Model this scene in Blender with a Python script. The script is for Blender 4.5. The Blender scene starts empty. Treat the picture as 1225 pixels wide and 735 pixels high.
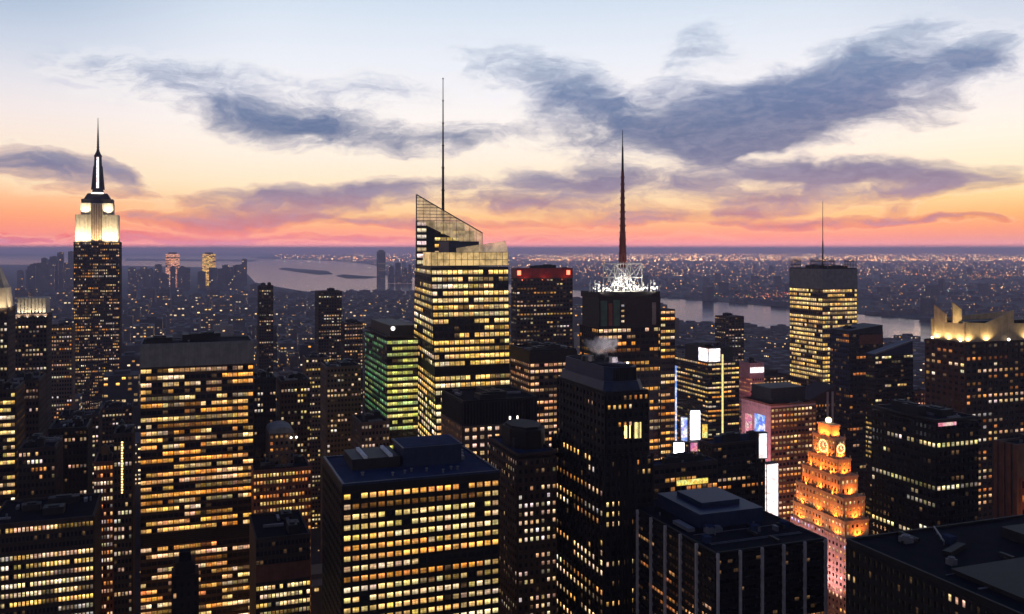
import bpy, math, random
from math import radians as rad, sin, cos, tan, atan, atan2, sqrt, pi
from mathutils import Vector, Matrix

C = bpy.context.scene
COL = C.collection
F = 1080.0            # focal length in pixels of the 1225 px wide photograph
EYE = 255.0           # eye height above the streets
HY = 300.0            # horizon row
ROT = rad(20.2)       # the street grid is turned by this much
CR, SR = cos(ROT), sin(ROT)

# ------------------------------------------------------------------ camera
cam = bpy.data.cameras.new('camera')
cam.sensor_fit = 'HORIZONTAL'; cam.sensor_width = 36.0
cam.lens = 36.0 * F / 1225.0
cam.shift_y = -(367.5 - HY) / 1225.0
cam.clip_start = 1.0; cam.clip_end = 200000.0
co = bpy.data.objects.new('camera', cam); COL.objects.link(co)
co.location = (0, 0, EYE); co.rotation_euler = (rad(90), 0, 0)
C.camera = co

# ------------------------------------------------------------------ render settings
C.render.engine = 'CYCLES'
C.view_settings.view_transform = 'Standard'
C.view_settings.look = 'None'
C.view_settings.exposure = 0.0
C.view_settings.gamma = 1.0
C.view_settings.use_curve_mapping = False
C.cycles.use_denoising = True
C.cycles.max_bounces = 4
C.cycles.diffuse_bounces = 2
C.cycles.glossy_bounces = 2
C.cycles.transparent_max_bounces = 16
C.cycles.volume_bounces = 0
C.cycles.use_light_tree = True
C.cycles.sample_clamp_indirect = 3.0
C.cycles.volume_step_rate = 1.0
C.cycles.volume_max_steps = 128

def lin(c):
    return tuple(((v/255.0)/12.92 if v/255.0 <= 0.04045 else ((v/255.0+0.055)/1.055)**2.4) for v in c)

# ------------------------------------------------------------------ node helper
class NT:
    def __init__(s, tree): s.t = tree; s.n = tree.nodes; s.l = tree.links
    def node(s, typ, **kw):
        n = s.n.new(typ)
        for k, v in kw.items(): setattr(n, k, v)
        return n
    def put(s, sock, v):
        if hasattr(v, 'is_output'): s.l.new(v, sock)
        else: sock.default_value = v
    def math(s, op, a, b=None, c=None, clamp=False):
        n = s.n.new('ShaderNodeMath'); n.operation = op; n.use_clamp = clamp
        s.put(n.inputs[0], a)
        if b is not None: s.put(n.inputs[1], b)
        if c is not None: s.put(n.inputs[2], c)
        return n.outputs[0]
    def maprange(s, v, a, b, c=0.0, d=1.0, smooth=True):
        n = s.n.new('ShaderNodeMapRange'); n.interpolation_type = 'SMOOTHSTEP' if smooth else 'LINEAR'
        s.put(n.inputs[0], v); s.put(n.inputs[1], a); s.put(n.inputs[2], b); s.put(n.inputs[3], c); s.put(n.inputs[4], d)
        return n.outputs[0]
    def mix(s, f, a, b, blend='MIX'):
        n = s.n.new('ShaderNodeMix'); n.data_type = 'RGBA'; n.blend_type = blend
        s.put(n.inputs[0], f); s.put(n.inputs[6], a); s.put(n.inputs[7], b)
        return n.outputs[2]
    def ramp(s, f, stops, interp='LINEAR'):
        n = s.n.new('ShaderNodeValToRGB'); n.color_ramp.interpolation = interp
        cr = n.color_ramp
        while len(cr.elements) < len(stops): cr.elements.new(0.5)
        for e, (p, c) in zip(cr.elements, stops): e.position = p
        for e, (p, c) in zip(cr.elements, stops): e.color = (*c, 1.0)
        s.put(n.inputs[0], f)
        return n.outputs[0]
    def noise(s, vec, scale, detail=4.0, rough=0.55, dist=0.0, dims='3D'):
        n = s.n.new('ShaderNodeTexNoise'); n.noise_dimensions = dims
        if vec is not None: s.l.new(vec, n.inputs['Vector'])
        n.inputs['Scale'].default_value = scale; n.inputs['Detail'].default_value = detail
        n.inputs['Roughness'].default_value = rough; n.inputs['Distortion'].default_value = dist
        return n

# ------------------------------------------------------------------ sky
SUN_AZ, SUN_EL = 24.0, 1.0          # degrees: right of the view axis, just on the horizon
w = bpy.data.worlds.new('World'); C.world = w; w.use_nodes = True
T = NT(w.node_tree)
for n in list(T.n): T.n.remove(n)
out = T.node('ShaderNodeOutputWorld'); bg = T.node('ShaderNodeBackground')
T.l.new(bg.outputs[0], out.inputs[0])
tc = T.node('ShaderNodeTexCoord'); sep = T.node('ShaderNodeSeparateXYZ')
T.l.new(tc.outputs['Generated'], sep.inputs[0])
dx, dy, dz = sep.outputs
DEG = 180.0/pi
az = T.math('MULTIPLY', T.math('ARCTAN2', dx, dy), DEG)
el = T.math('MULTIPLY', T.math('ARCSINE', dz), DEG)
sky = T.node('ShaderNodeTexSky', sky_type='NISHITA'); sky.sun_disc = False
sky.sun_elevation = rad(SUN_EL); sky.sun_rotation = rad(SUN_AZ)
sky.air_density = 1.5; sky.dust_density = 3.0; sky.ozone_density = 2.0
# the dusk sky's colours by elevation, for three azimuths
def S(*st): return [(e/90.0, lin(c)) for e, c in st]
ec = T.math('DIVIDE', T.math('MAXIMUM', el, 0.0), 90.0)
mid = T.ramp(ec, S((0, (190, 122, 132)), (0.35, (204, 112, 118)), (0.8, (240, 114, 96)), (1.3, (255, 144, 88)), (2.1, (255, 190, 110)), (3.2, (255, 214, 156)),
                   (4.4, (255, 230, 200)), (6.2, (254, 240, 228)), (7.8, (254, 244, 238)), (9.6, (244, 241, 246)),
                   (11.6, (234, 238, 247)), (13.6, (224, 234, 246)), (16, (208, 224, 241)), (24, (112, 148, 206)), (45, (40, 76, 160)), (90, (16, 36, 104))))
lef = T.ramp(ec, S((0, (190, 96, 110)), (0.5, (204, 82, 88)), (1.2, (240, 92, 72)), (2.0, (248, 118, 60)), (2.8, (250, 156, 90)), (3.8, (253, 206, 160)),
                   (4.8, (250, 214, 182)), (6.4, (246, 222, 208)), (7.8, (236, 220, 220)), (9.6, (214, 214, 226)),
                   (11.6, (176, 192, 216)), (13.6, (140, 168, 202)), (16, (106, 140, 182)), (24, (80, 116, 178)), (45, (34, 66, 142)), (90, (16, 36, 104))))
rig = T.ramp(ec, S((0, (168, 108, 124)), (0.6, (196, 112, 112)), (1.2, (240, 116, 62)), (2.2, (250, 166, 50)), (3.3, (254, 212, 128)),
                   (4.6, (255, 234, 192)), (6.4, (254, 242, 222)), (7.8, (248, 238, 230)), (9.6, (230, 228, 234)),
                   (11.6, (208, 216, 230)), (13.6, (192, 206, 226)), (16, (172, 190, 214)), (24, (96, 130, 186)), (45, (36, 70, 148)), (90, (16, 36, 104))))
base = T.mix(T.maprange(az, -14.0, -30.0), mid, lef)
base = T.mix(T.maprange(az, 17.0, 30.0), base, rig)
# the dark eastern half of the dusk sky, behind the viewer
aaz = T.math('ABSOLUTE', az)
east = T.ramp(ec, S((0, (30, 28, 48)), (8, (32, 38, 76)), (25, (28, 42, 92)), (90, (16, 36, 104))))
base = T.mix(T.maprange(aaz, 38.0, 100.0), base, east)
# clouds: a field of soft banks broken up by noise
comb = T.node('ShaderNodeCombineXYZ'); T.l.new(az, comb.inputs[0]); T.l.new(el, comb.inputs[1])
def vmap(vec, sc):
    m = T.node('ShaderNodeMapping'); m.vector_type = 'POINT'; T.l.new(vec, m.inputs['Vector'])
    m.inputs['Scale'].default_value = sc; return m.outputs[0]
wn = T.noise(vmap(comb.outputs[0], (0.16, 0.34, 1)), 1.0, 4.0, 0.6)
vm = T.node('ShaderNodeVectorMath', operation='SUBTRACT'); T.l.new(wn.outputs['Color'], vm.inputs[0]); vm.inputs[1].default_value = (0.5, 0.5, 0.5)
vs = T.node('ShaderNodeVectorMath', operation='MULTIPLY'); T.l.new(vm.outputs[0], vs.inputs[0]); vs.inputs[1].default_value = (5.0, 2.2, 0)
va = T.node('ShaderNodeVectorMath', operation='ADD'); T.l.new(comb.outputs[0], va.inputs[0]); T.l.new(vs.outputs[0], va.inputs[1])
warp = va.outputs[0]
def ang(px, py):
    u, v = (px-612.5)/F, (HY-py)/F
    return atan(u)*DEG, atan(v/sqrt(1+u*u))*DEG
BANKS = [(940, 118, 130, 50, 6, 1.0),   # azimuth / elevation given through where they stand in the view
    (1010, 116, 215, 66, 12, 1.4), (775, 150, 190, 56, -2, 1.3), (880, 172, 100, 40, 0, 1.0), (630, 92, 130, 36, -16, 0.62),
    (1150, 75, 75, 26, 8, 0.75), (1060, 210, 160, 30, -2, 1.4), (700, 220, 165, 23, 0, 1.45), (920, 214, 140, 20, 0, 1.1), (930, 241, 150, 15, 0, 1.2),
    (365, 152, 150, 32, -4, 1.3), (275, 112, 210, 40, -7, 0.75), (535, 166, 80, 26, 4, 1.05), (55, 198, 135, 26, -9, 1.4),
    (150, 212, 45, 14, -25, 0.7), (360, 240, 150, 18, 1, 1.6), (265, 262, 140, 15, 0, 1.4), (480, 224, 95, 13, 3, 1.2), (635, 246, 160, 14, -2, 1.3), (420, 262, 130, 8, 0, 1.0), (560, 268, 110, 6, 0, 0.9),
    (1125, 263, 95, 6, -1, 1.4), (960, 266, 120, 7, 0, 1.3), (760, 264, 150, 9, 0, 1.1), (880, 255, 130, 7, 0, 1.0), (1075, 42, 80, 30, 20, 0.45), (460, 105, 90, 30, -5, 0.4),
    (250, 286, 260, 9, 0, 0.7), (640, 284, 300, 7, 0, 0.35), (1100, 232, 60, 18, 30, 0.7), (15, 280, 50, 7, 0, 0.8), (850, 60, 70, 40, 40, 0.3), (700, 100, 90, 30, -20, 0.5), (180, 232, 160, 8, 0, 0.5), (930, 188, 60, 8, 5, -0.7), (1010, 185, 60, 7, 5, -0.7), (820, 60, 60, 30, 50, 0.35)]
dens = None
for px, py, rx, ry, ro, wt in BANKS:
    a, e = ang(px, py)
    k = cos(rad(a))
    m = T.node('ShaderNodeMapping'); m.vector_type = 'TEXTURE'; T.l.new(warp, m.inputs['Vector'])
    m.inputs['Location'].default_value = (a, e, 0); m.inputs['Rotation'].default_value = (0, 0, rad(ro))
    m.inputs['Scale'].default_value = (rx/F*DEG*k*k*1.15, ry/F*DEG*k*1.15, 1)
    g = T.node('ShaderNodeTexGradient', gradient_type='SPHERICAL'); T.l.new(m.outputs[0], g.inputs[0])
    dens = T.math('MULTIPLY', g.outputs['Fac'], wt) if dens is None else T.math('MULTIPLY_ADD', g.outputs['Fac'], wt, dens)
fb = T.noise(vmap(warp, (0.26, 0.60, 1)), 1.0, 10.0, 0.66, 0.7).outputs['Fac']
streak = T.noise(vmap(warp, (0.20, 1.7, 1)), 1.0, 8.0, 0.66, 0.5).outputs['Fac']
fine = T.noise(vmap(comb.outputs[0], (0.9, 2.2, 1)), 1.0, 8.0, 0.7, 0.8).outputs['Fac']
nz = T.math('ADD', T.math('ADD', T.math('MULTIPLY', fb, 0.55), T.math('MULTIPLY', streak, 0.27)), T.math('MULTIPLY', fine, 0.18))
d2 = T.math('ADD', dens, T.math('MULTIPLY', T.math('SUBTRACT', nz, 0.51), 3.4))
d2 = T.math('MULTIPLY', d2, T.maprange(dens, 0.0, 0.30))
alpha = T.maprange(d2, -0.04, 1.25)
edge = T.math('MULTIPLY', T.maprange(d2, -0.15, 0.10), T.maprange(d2, 0.55, 0.06))
cloudcol = T.ramp(ec, S((0, (200, 118, 126)), (1.2, (206, 112, 108)), (2.4, (178, 124, 132)), (3.6, (138, 120, 144)), (5.2, (110, 116, 148)), (7.2, (84, 106, 144)),
                        (9.5, (80, 112, 156)), (12, (110, 138, 174)), (15, (158, 178, 206)), (30, (60, 76, 112)), (90, (10, 17, 42))))
cloudcol = T.mix(T.maprange(T.math('ADD', T.math('MULTIPLY', fine, .5), T.math('MULTIPLY', streak, .5)), .40, .62, 0.0, 0.42), cloudcol, T.mix(0.5, cloudcol, (0.55, 0.50, 0.58, 1)))
glow = T.ramp(ec, S((0, (245, 140, 120)), (2, (255, 200, 140)), (4, (255, 236, 196)), (8, (255, 248, 240)), (12, (236, 238, 244)), (16, (200, 214, 232)), (40, (40, 54, 90)), (90, (11, 19, 44))))
base = T.mix(T.math('MULTIPLY', edge, 0.65), base, glow)
skyc = T.mix(T.math('MULTIPLY', alpha, 0.97), base, cloudcol)
# a share of the physical sky, then the whole at one strength
thin = T.math('POWER', 2.718, T.math('DIVIDE', 0.0125, T.math('MAXIMUM', dz, 0.0068)))
thc = T.node('ShaderNodeCombineColor')
for k in range(3): T.l.new(thin, thc.inputs[k])
skyc = T.mix(T.maprange(aaz, 90.0, 45.0), skyc, T.mix(1.0, skyc, thc.outputs[0], 'MULTIPLY'))
nsk = T.mix(1.0, sky.outputs[0], (0.012, 0.012, 0.012, 1), 'MULTIPLY')
fin = T.mix(1.0, skyc, nsk, 'ADD')
below = T.math('LESS_THAN', el, -0.4)
fin = T.mix(below, fin, (*lin((168, 112, 124)), 1))
T.put(bg.inputs[0], fin); bg.inputs[1].default_value = 1.0
w.cycles.sampling_method = 'MANUAL'; w.cycles.sample_map_resolution = 512

sun = bpy.data.lights.new('sun', 'SUN'); sun.energy = 0.03; sun.angle = rad(3.0); sun.color = (1.0, 0.62, 0.38)
so = bpy.data.objects.new('sun', sun); COL.objects.link(so)
sd = Vector((sin(rad(SUN_AZ))*cos(rad(SUN_EL)), cos(rad(SUN_AZ))*cos(rad(SUN_EL)), sin(rad(SUN_EL))))
so.rotation_euler = (-sd).to_track_quat('-Z', 'Y').to_euler(); so.location = (0, 0, 900)

# ------------------------------------------------------------------ materials
MATS = {}
def newmat(name):
    m = bpy.data.materials.new(name); m.use_nodes = True
    t = NT(m.node_tree); p = t.n['Principled BSDF']
    MATS[name] = m
    return m, t, p
def surf(name, c, rough=0.8, metal=0.0, var=0.35, scale=0.25, spec=0.2):
    m, t, p = newmat(name)
    g = t.node('ShaderNodeNewGeometry')
    n1 = t.noise(g.outputs['Position'], scale, 5.0, 0.6).outputs['Fac']
    mp = t.node('ShaderNodeMapping'); t.l.new(g.outputs['Position'], mp.inputs['Vector']); mp.inputs['Scale'].default_value = (1.4, 1.4, 0.06)
    n2 = t.noise(mp.outputs[0], 1.0, 3.0, 0.6).outputs['Fac']            # rain streaks
    k = t.math('ADD', t.math('MULTIPLY', n1, 0.6), t.math('MULTIPLY', n2, 0.4))
    lo = tuple(v*(1-var) for v in c); hi = tuple(min(1, v*(1+var)) for v in c)
    t.put(p.inputs['Base Color'], t.ramp(k, [(0.3, lo), (0.7, hi)]))
    p.inputs['Roughness'].default_value = rough; p.inputs['Metallic'].default_value = metal
    p.inputs['Specular IOR Level'].default_value = spec
    return m
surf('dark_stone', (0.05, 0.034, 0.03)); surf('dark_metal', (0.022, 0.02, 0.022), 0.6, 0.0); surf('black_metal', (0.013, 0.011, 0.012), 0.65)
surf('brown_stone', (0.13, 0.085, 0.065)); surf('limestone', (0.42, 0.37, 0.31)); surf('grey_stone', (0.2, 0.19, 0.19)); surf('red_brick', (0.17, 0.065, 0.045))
surf('concrete', (0.24, 0.24, 0.25)); surf('roof_tar', (0.009, 0.010, 0.016), 0.95, scale=0.12, var=0.5, spec=0.04); surf('roof_pale', (0.022, 0.036, 0.085), 0.9, scale=0.12, var=0.45, spec=0.08)
surf('steel', (0.16, 0.16, 0.18), 0.5, 0.3); surf('white_paint', (0.75, 0.75, 0.76), 0.5); surf('pale_pier', (0.46, 0.40, 0.40), 0.6)
surf('red_paint', (0.22, 0.03, 0.025), 0.5); surf('teal_metal', (0.05, 0.11, 0.09), 0.5); surf('pink_stone', (0.55, 0.30, 0.30)); surf('tan_stone', (0.50, 0.36, 0.22))
surf('blue_metal', (0.018, 0.028, 0.07), 0.5); surf('mast_red', (0.17, 0.05, 0.045), 0.6); surf('wood', (0.15, 0.09, 0.05))
surf('asphalt', (0.05, 0.05, 0.052), 0.85, scale=0.02)
surf('far_stone', (0.12, 0.11, 0.115), 0.8, scale=0.02); surf('far_dark', (0.05, 0.05, 0.06), 0.8, scale=0.02); surf('far_pale', (0.26, 0.235, 0.22), 0.8, scale=0.02)
surf('land', (0.05, 0.06, 0.05), 0.9, scale=0.0015, var=0.5)

def glass_pane(name, gain=1.0, rough=0.12):
    """window pane: dark glass over a room; the colour attribute says how brightly that room is lit"""
    m, t, p = newmat(name)
    at = t.node('ShaderNodeAttribute', attribute_name='lit')
    uv = t.node('ShaderNodeUVMap'); sp = t.node('ShaderNodeSeparateXYZ'); t.l.new(uv.outputs[0], sp.inputs[0])
    g = t.node('ShaderNodeNewGeometry')
    oi = t.node('ShaderNodeObjectInfo')
    rn = t.math('FRACT', t.math('ADD', g.outputs['Random Per Island'], t.math('MULTIPLY', oi.outputs['Random'], 7.31)))
    rn2 = t.math('FRACT', t.math('MULTIPLY', rn, 37.7))
    n = t.noise(g.outputs['Position'], 0.5, 3.0, 0.65).outputs['Fac']
    u, v = sp.outputs[0], sp.outputs[1]
    room = t.maprange(n, 0.32, 0.68, 0.55, 1.25)
    low = t.maprange(v, 0.05, 0.6, 0.35, 1.0)                                   # desks and people below the lamps
    strip = t.math('MULTIPLY_ADD', t.math('MULTIPLY', t.maprange(v, .62, .74), t.maprange(v, .92, .80)), t.math('MULTIPLY', rn2, 1.1), 0.8)
    blind = t.math('GREATER_THAN', v, t.math('SUBTRACT', 1.15, t.math('MULTIPLY', rn, .85)))
    blk = t.math('SUBTRACT', 1.0, t.math('MULTIPLY', blind, 0.5))
    mul = t.math('GREATER_THAN', t.math('ABSOLUTE', t.math('SUBTRACT', u, t.math('MULTIPLY_ADD', rn2, .1, .45))), 0.03)
    k = t.math('MULTIPLY', t.math('MULTIPLY', t.math('MULTIPLY', room, low), t.math('MULTIPLY', strip, blk)), t.math('MULTIPLY', t.math('MULTIPLY_ADD', mul, .6, .4), gain*1.95))
    p.inputs['Base Color'].default_value = (0.012, 0.014, 0.02, 1)
    p.inputs['Roughness'].default_value = rough; p.inputs['Specular IOR Level'].default_value = 0.5
    t.l.new(at.outputs['Color'], p.inputs['Emission Color']); t.put(p.inputs['Emission Strength'], k)
    m.cycles.emission_sampling = 'NONE'
    return m
glass_pane('window_glass'); 
def emit(name, c, s, sampled=False, var=0.0, scale=0.6):
    m, t, p = newmat(name)
    p.inputs['Base Color'].default_value = (0.03, 0.03, 0.03, 1); p.inputs['Emission Color'].default_value = (*c, 1)
    p.inputs['Emission Strength'].default_value = s; p.inputs['Roughness'].default_value = 0.4
    if var:
        g = t.node('ShaderNodeNewGeometry'); n = t.noise(g.outputs['Position'], scale, 4.0, 0.7).outputs['Fac']
        t.put(p.inputs['Emission Strength'], t.maprange(n, 0.3, 0.7, s*(1-var), s*(1+var)))
    m.cycles.emission_sampling = 'AUTO' if sampled else 'NONE'
    return m
emit('lamp_white', (1.0, 0.93, 0.80), 3.0); emit('lamp_warm', (1.0, 0.62, 0.22), 3.0); emit('lamp_red', (1.0, 0.16, 0.08), 4.0)
def advert(name, cols, s_, cell):
    m, t, p = newmat(name)
    g = t.node('ShaderNodeNewGeometry'); v = t.node('ShaderNodeTexVoronoi', distance='CHEBYCHEV'); t.l.new(g.outputs['Position'], v.inputs['Vector']); v.inputs['Scale'].default_value = cell
    q = t.node('ShaderNodeSeparateColor'); t.l.new(v.outputs['Color'], q.inputs[0])
    n = t.noise(g.outputs['Position'], cell*2.2, 4.0, .6).outputs['Fac']
    c = t.ramp(q.outputs[0], [(k/len(cols), c) for k, c in enumerate(cols)], 'CONSTANT')
    p.inputs['Base Color'].default_value = (.03, .03, .03, 1); p.inputs['Roughness'].default_value = .4
    t.l.new(c, p.inputs['Emission Color']); t.put(p.inputs['Emission Strength'], t.maprange(n, .3, .7, s_*.5, s_*1.4))
advert('screen_white', [(1, .95, .95), (1, .86, .84), (.9, .92, 1), (1, .75, .72)], 1.7, .22); advert('screen_blue', [(.2, .4, 1), (.55, .7, 1), (.15, .25, .9), (.9, .85, 1)], 1.1, .3)
advert('screen_pink', [(1, .3, .4), (1, .5, .55), (.8, .2, .5), (1, .7, .6)], .8, .3); advert('screen_yellow', [(1, .8, .15), (1, .6, .1), (.9, .9, .3)], 1.0, .5)
emit('screen_glare', (0.95, 0.97, 1.0), 9.0, True); emit('strip_gold', (1.0, 0.80, 0.30), 1.2, False, 0.3)
emit('globe_glass', (1.0, 0.80, 0.45), 3.0, True)
def lit_screen_glass(name, c, s, alpha):
    m, t, p = newmat(name)
    p.inputs['Base Color'].default_value = (0.10, 0.09, 0.08, 1); p.inputs['Roughness'].default_value = 0.25
    g = t.node('ShaderNodeNewGeometry'); n = t.noise(g.outputs['Position'], 0.12, 4.0, 0.65).outputs['Fac']
    p.inputs['Emission Color'].default_value = (*c, 1)
    t.put(p.inputs['Emission Strength'], t.maprange(n, 0.35, 0.65, s*0.5, s*1.4)); p.inputs['Alpha'].default_value = alpha
    m.cycles.emission_sampling = 'NONE'
    return m
lit_screen_glass('crown_glass_warm', (1.0, 0.66, 0.26), 0.62, 0.92); lit_screen_glass('crown_glass_faint', (1.0, 0.70, 0.38), 0.46, 0.5)
def water_mat():
    m, t, p = newmat('water')
    g = t.node('ShaderNodeNewGeometry'); n = t.noise(g.outputs['Position'], 0.004, 6.0, 0.65)
    b = t.node('ShaderNodeBump'); t.l.new(n.outputs['Fac'], b.inputs['Height']); b.inputs['Distance'].default_value = 12.0; b.inputs['Strength'].default_value = 0.25
    t.l.new(b.outputs[0], p.inputs['Normal'])
    p.inputs['Base Color'].default_value = (0.02, 0.03, 0.045, 1); p.inputs['Roughness'].default_value = 0.13; p.inputs['IOR'].default_value = 1.33
water_mat()

# ------------------------------------------------------------------ mesh builder
class MB:
    def __init__(s): s.v = []; s.f = []; s.c = []; s.has = False
    def quad(s, a, b, c, d, col=None):
        i = len(s.v); s.v += [tuple(a), tuple(b), tuple(c), tuple(d)]; s.f.append((i, i+1, i+2, i+3)); s.c.append(col)
        if col is not None: s.has = True
    def ngon(s, pts):
        i = len(s.v); s.v += [tuple(p) for p in pts]; s.f.append(tuple(range(i, i+len(pts)))); s.c.append(None)
    def hexa(s, p, skip=()):
        i = len(s.v); s.v += [tuple(q) for q in p]
        for k, q in enumerate(((0, 3, 2, 1), (4, 5, 6, 7), (0, 1, 5, 4), (1, 2, 6, 5), (2, 3, 7, 6), (3, 0, 4, 7))):
            if k not in skip: s.f.append(tuple(i+j for j in q)); s.c.append(None)
    def box(s, cx, cy, z0, sx, sy, sz, rot=0.0, tx=1.0, ty=1.0):
        c_, s_ = cos(rot), sin(rot)
        def q(x, y, z): return (cx + x*c_ - y*s_, cy + x*s_ + y*c_, z)
        a, b = sx/2, sy/2
        s.hexa([q(-a, -b, z0), q(a, -b, z0), q(a, b, z0), q(-a, b, z0), q(-a*tx, -b*ty, z0+sz), q(a*tx, -b*ty, z0+sz), q(a*tx, b*ty, z0+sz), q(-a*tx, b*ty, z0+sz)])
    def prism(s, poly, z0, z1, top=None, cap=True):
        top = top or poly; n = len(poly); i = len(s.v)
        z0s = z0 if isinstance(z0, (list, tuple)) else [z0]*n
        z1s = z1 if isinstance(z1, (list, tuple)) else [z1]*n
        s.v += [(p[0], p[1], z) for p, z in zip(poly, z0s)] + [(p[0], p[1], z) for p, z in zip(top, z1s)]
        for k in range(n): s.f.append((i+k, i+(k+1) % n, i+n+(k+1) % n, i+n+k)); s.c.append(None)
        if cap: s.f += [tuple(i+n+k for k in range(n)), tuple(i+n-1-k for k in range(n))]; s.c += [None, None]
    def tube(s, p0, p1, r0, r1=None, n=8):
        r1 = r0 if r1 is None else r1
        p0, p1 = Vector(p0), Vector(p1); d = (p1-p0).normalized()
        a = d.orthogonal().normalized(); b = d.cross(a); i = len(s.v)
        for p, r in ((p0, r0), (p1, r1)):
            for k in range(n):
                t = 2*pi*k/n; s.v.append(tuple(p + a*(r*cos(t)) + b*(r*sin(t))))
        for k in range(n): s.f.append((i+k, i+(k+1) % n, i+n+(k+1) % n, i+n+k)); s.c.append(None)
        s.f += [tuple(i+n+k for k in range(n)), tuple(i+n-1-k for k in range(n))]; s.c += [None, None]
    def ball(s, c, r, nu=14, nv=8, sz=1.0):
        i = len(s.v)
        for a in range(nv+1):
            t = pi*a/nv
            for k in range(nu):
                u = 2*pi*k/nu; s.v.append((c[0]+r*sin(t)*cos(u), c[1]+r*sin(t)*sin(u), c[2]+r*sz*cos(t)))
        for a in range(nv):
            for k in range(nu):
                s.f.append((i+a*nu+k, i+(a+1)*nu+k, i+(a+1)*nu+(k+1) % nu, i+a*nu+(k+1) % nu)); s.c.append(None)
    def mesh(s, name, mat, off=(0, 0, 0)):
        me = bpy.data.meshes.new(name)
        vv = s.v if off == (0, 0, 0) else [(a-off[0], b-off[1], c-off[2]) for a, b, c in s.v]
        me.from_pydata(vv, [], s.f)
        for m in (mat if isinstance(mat, (list, tuple)) else [mat]): me.materials.append(MATS[m])
        if s.has:
            at = me.attributes.new('lit', 'FLOAT_COLOR', 'CORNER'); uvl = me.uv_layers.new(name='UVMap')
            cols, uvs = [], []
            for f, c in zip(s.f, s.c):
                c = c or (0, 0, 0)
                for k in range(len(f)): cols += [c[0], c[1], c[2], 1.0]
                uvs += [0, 0, 1, 0, 1, 1, 0, 1] if len(f) == 4 else [0.5]*(2*len(f))
            at.data.foreach_set('color', cols); uvl.data.foreach_set('uv', uvs)
        return me
    def build(s, name, mat, parent=None, off=(0, 0, 0)):
        o = bpy.data.objects.new(name, s.mesh(name, mat, off)); COL.objects.link(o); o.location = off
        if parent is not None: o.parent = parent
        return o
def props(o, label=None, cat=None, group=None, kind=None):
    if label: o['label'] = label
    if cat: o['category'] = cat
    if group: o['group'] = group
    if kind: o['kind'] = kind
    return o

# ------------------------------------------------------------------ where things stand
def W(px, py, Y): return ((px-612.5)/F*Y, Y, EYE-(py-HY)/F*Y)
def G(px, py, z=0.0):
    Y = (EYE-z)*F/(py-HY); return ((px-612.5)/F*Y, Y)
def zat(py, Y): return EYE-(py-HY)/F*Y
FOOT = []                                     # footprints already taken: (x, y, radius)

# lit-room colours (light given off through the glass)
WARM = [(1.0, 0.54, 0.13), (1.0, 0.45, 0.09), (1.0, 0.62, 0.22), (0.95, 0.37, 0.06), (1.0, 0.70, 0.34)]
YEL = [(1.0, 0.66, 0.20), (1.0, 0.72, 0.28), (1.0, 0.60, 0.15), (1.0, 0.78, 0.40)]
ORG = [(1.0, 0.36, 0.08), (0.9, 0.28, 0.06), (1.0, 0.48, 0.14), (1.0, 0.58, 0.26)]
PALE = [(1.0, 0.74, 0.42), (1.0, 0.62, 0.32), (1.0, 0.84, 0.60), (0.9, 0.56, 0.30)]
GRN = [(0.88, 0.80, 0.16), (0.74, 0.78, 0.20), (0.95, 0.80, 0.20), (0.6, 0.74, 0.22)]
GRNL = [(0.10, 0.30, 0.12), (0.08, 0.22, 0.10), (0.16, 0.32, 0.12)]

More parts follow.
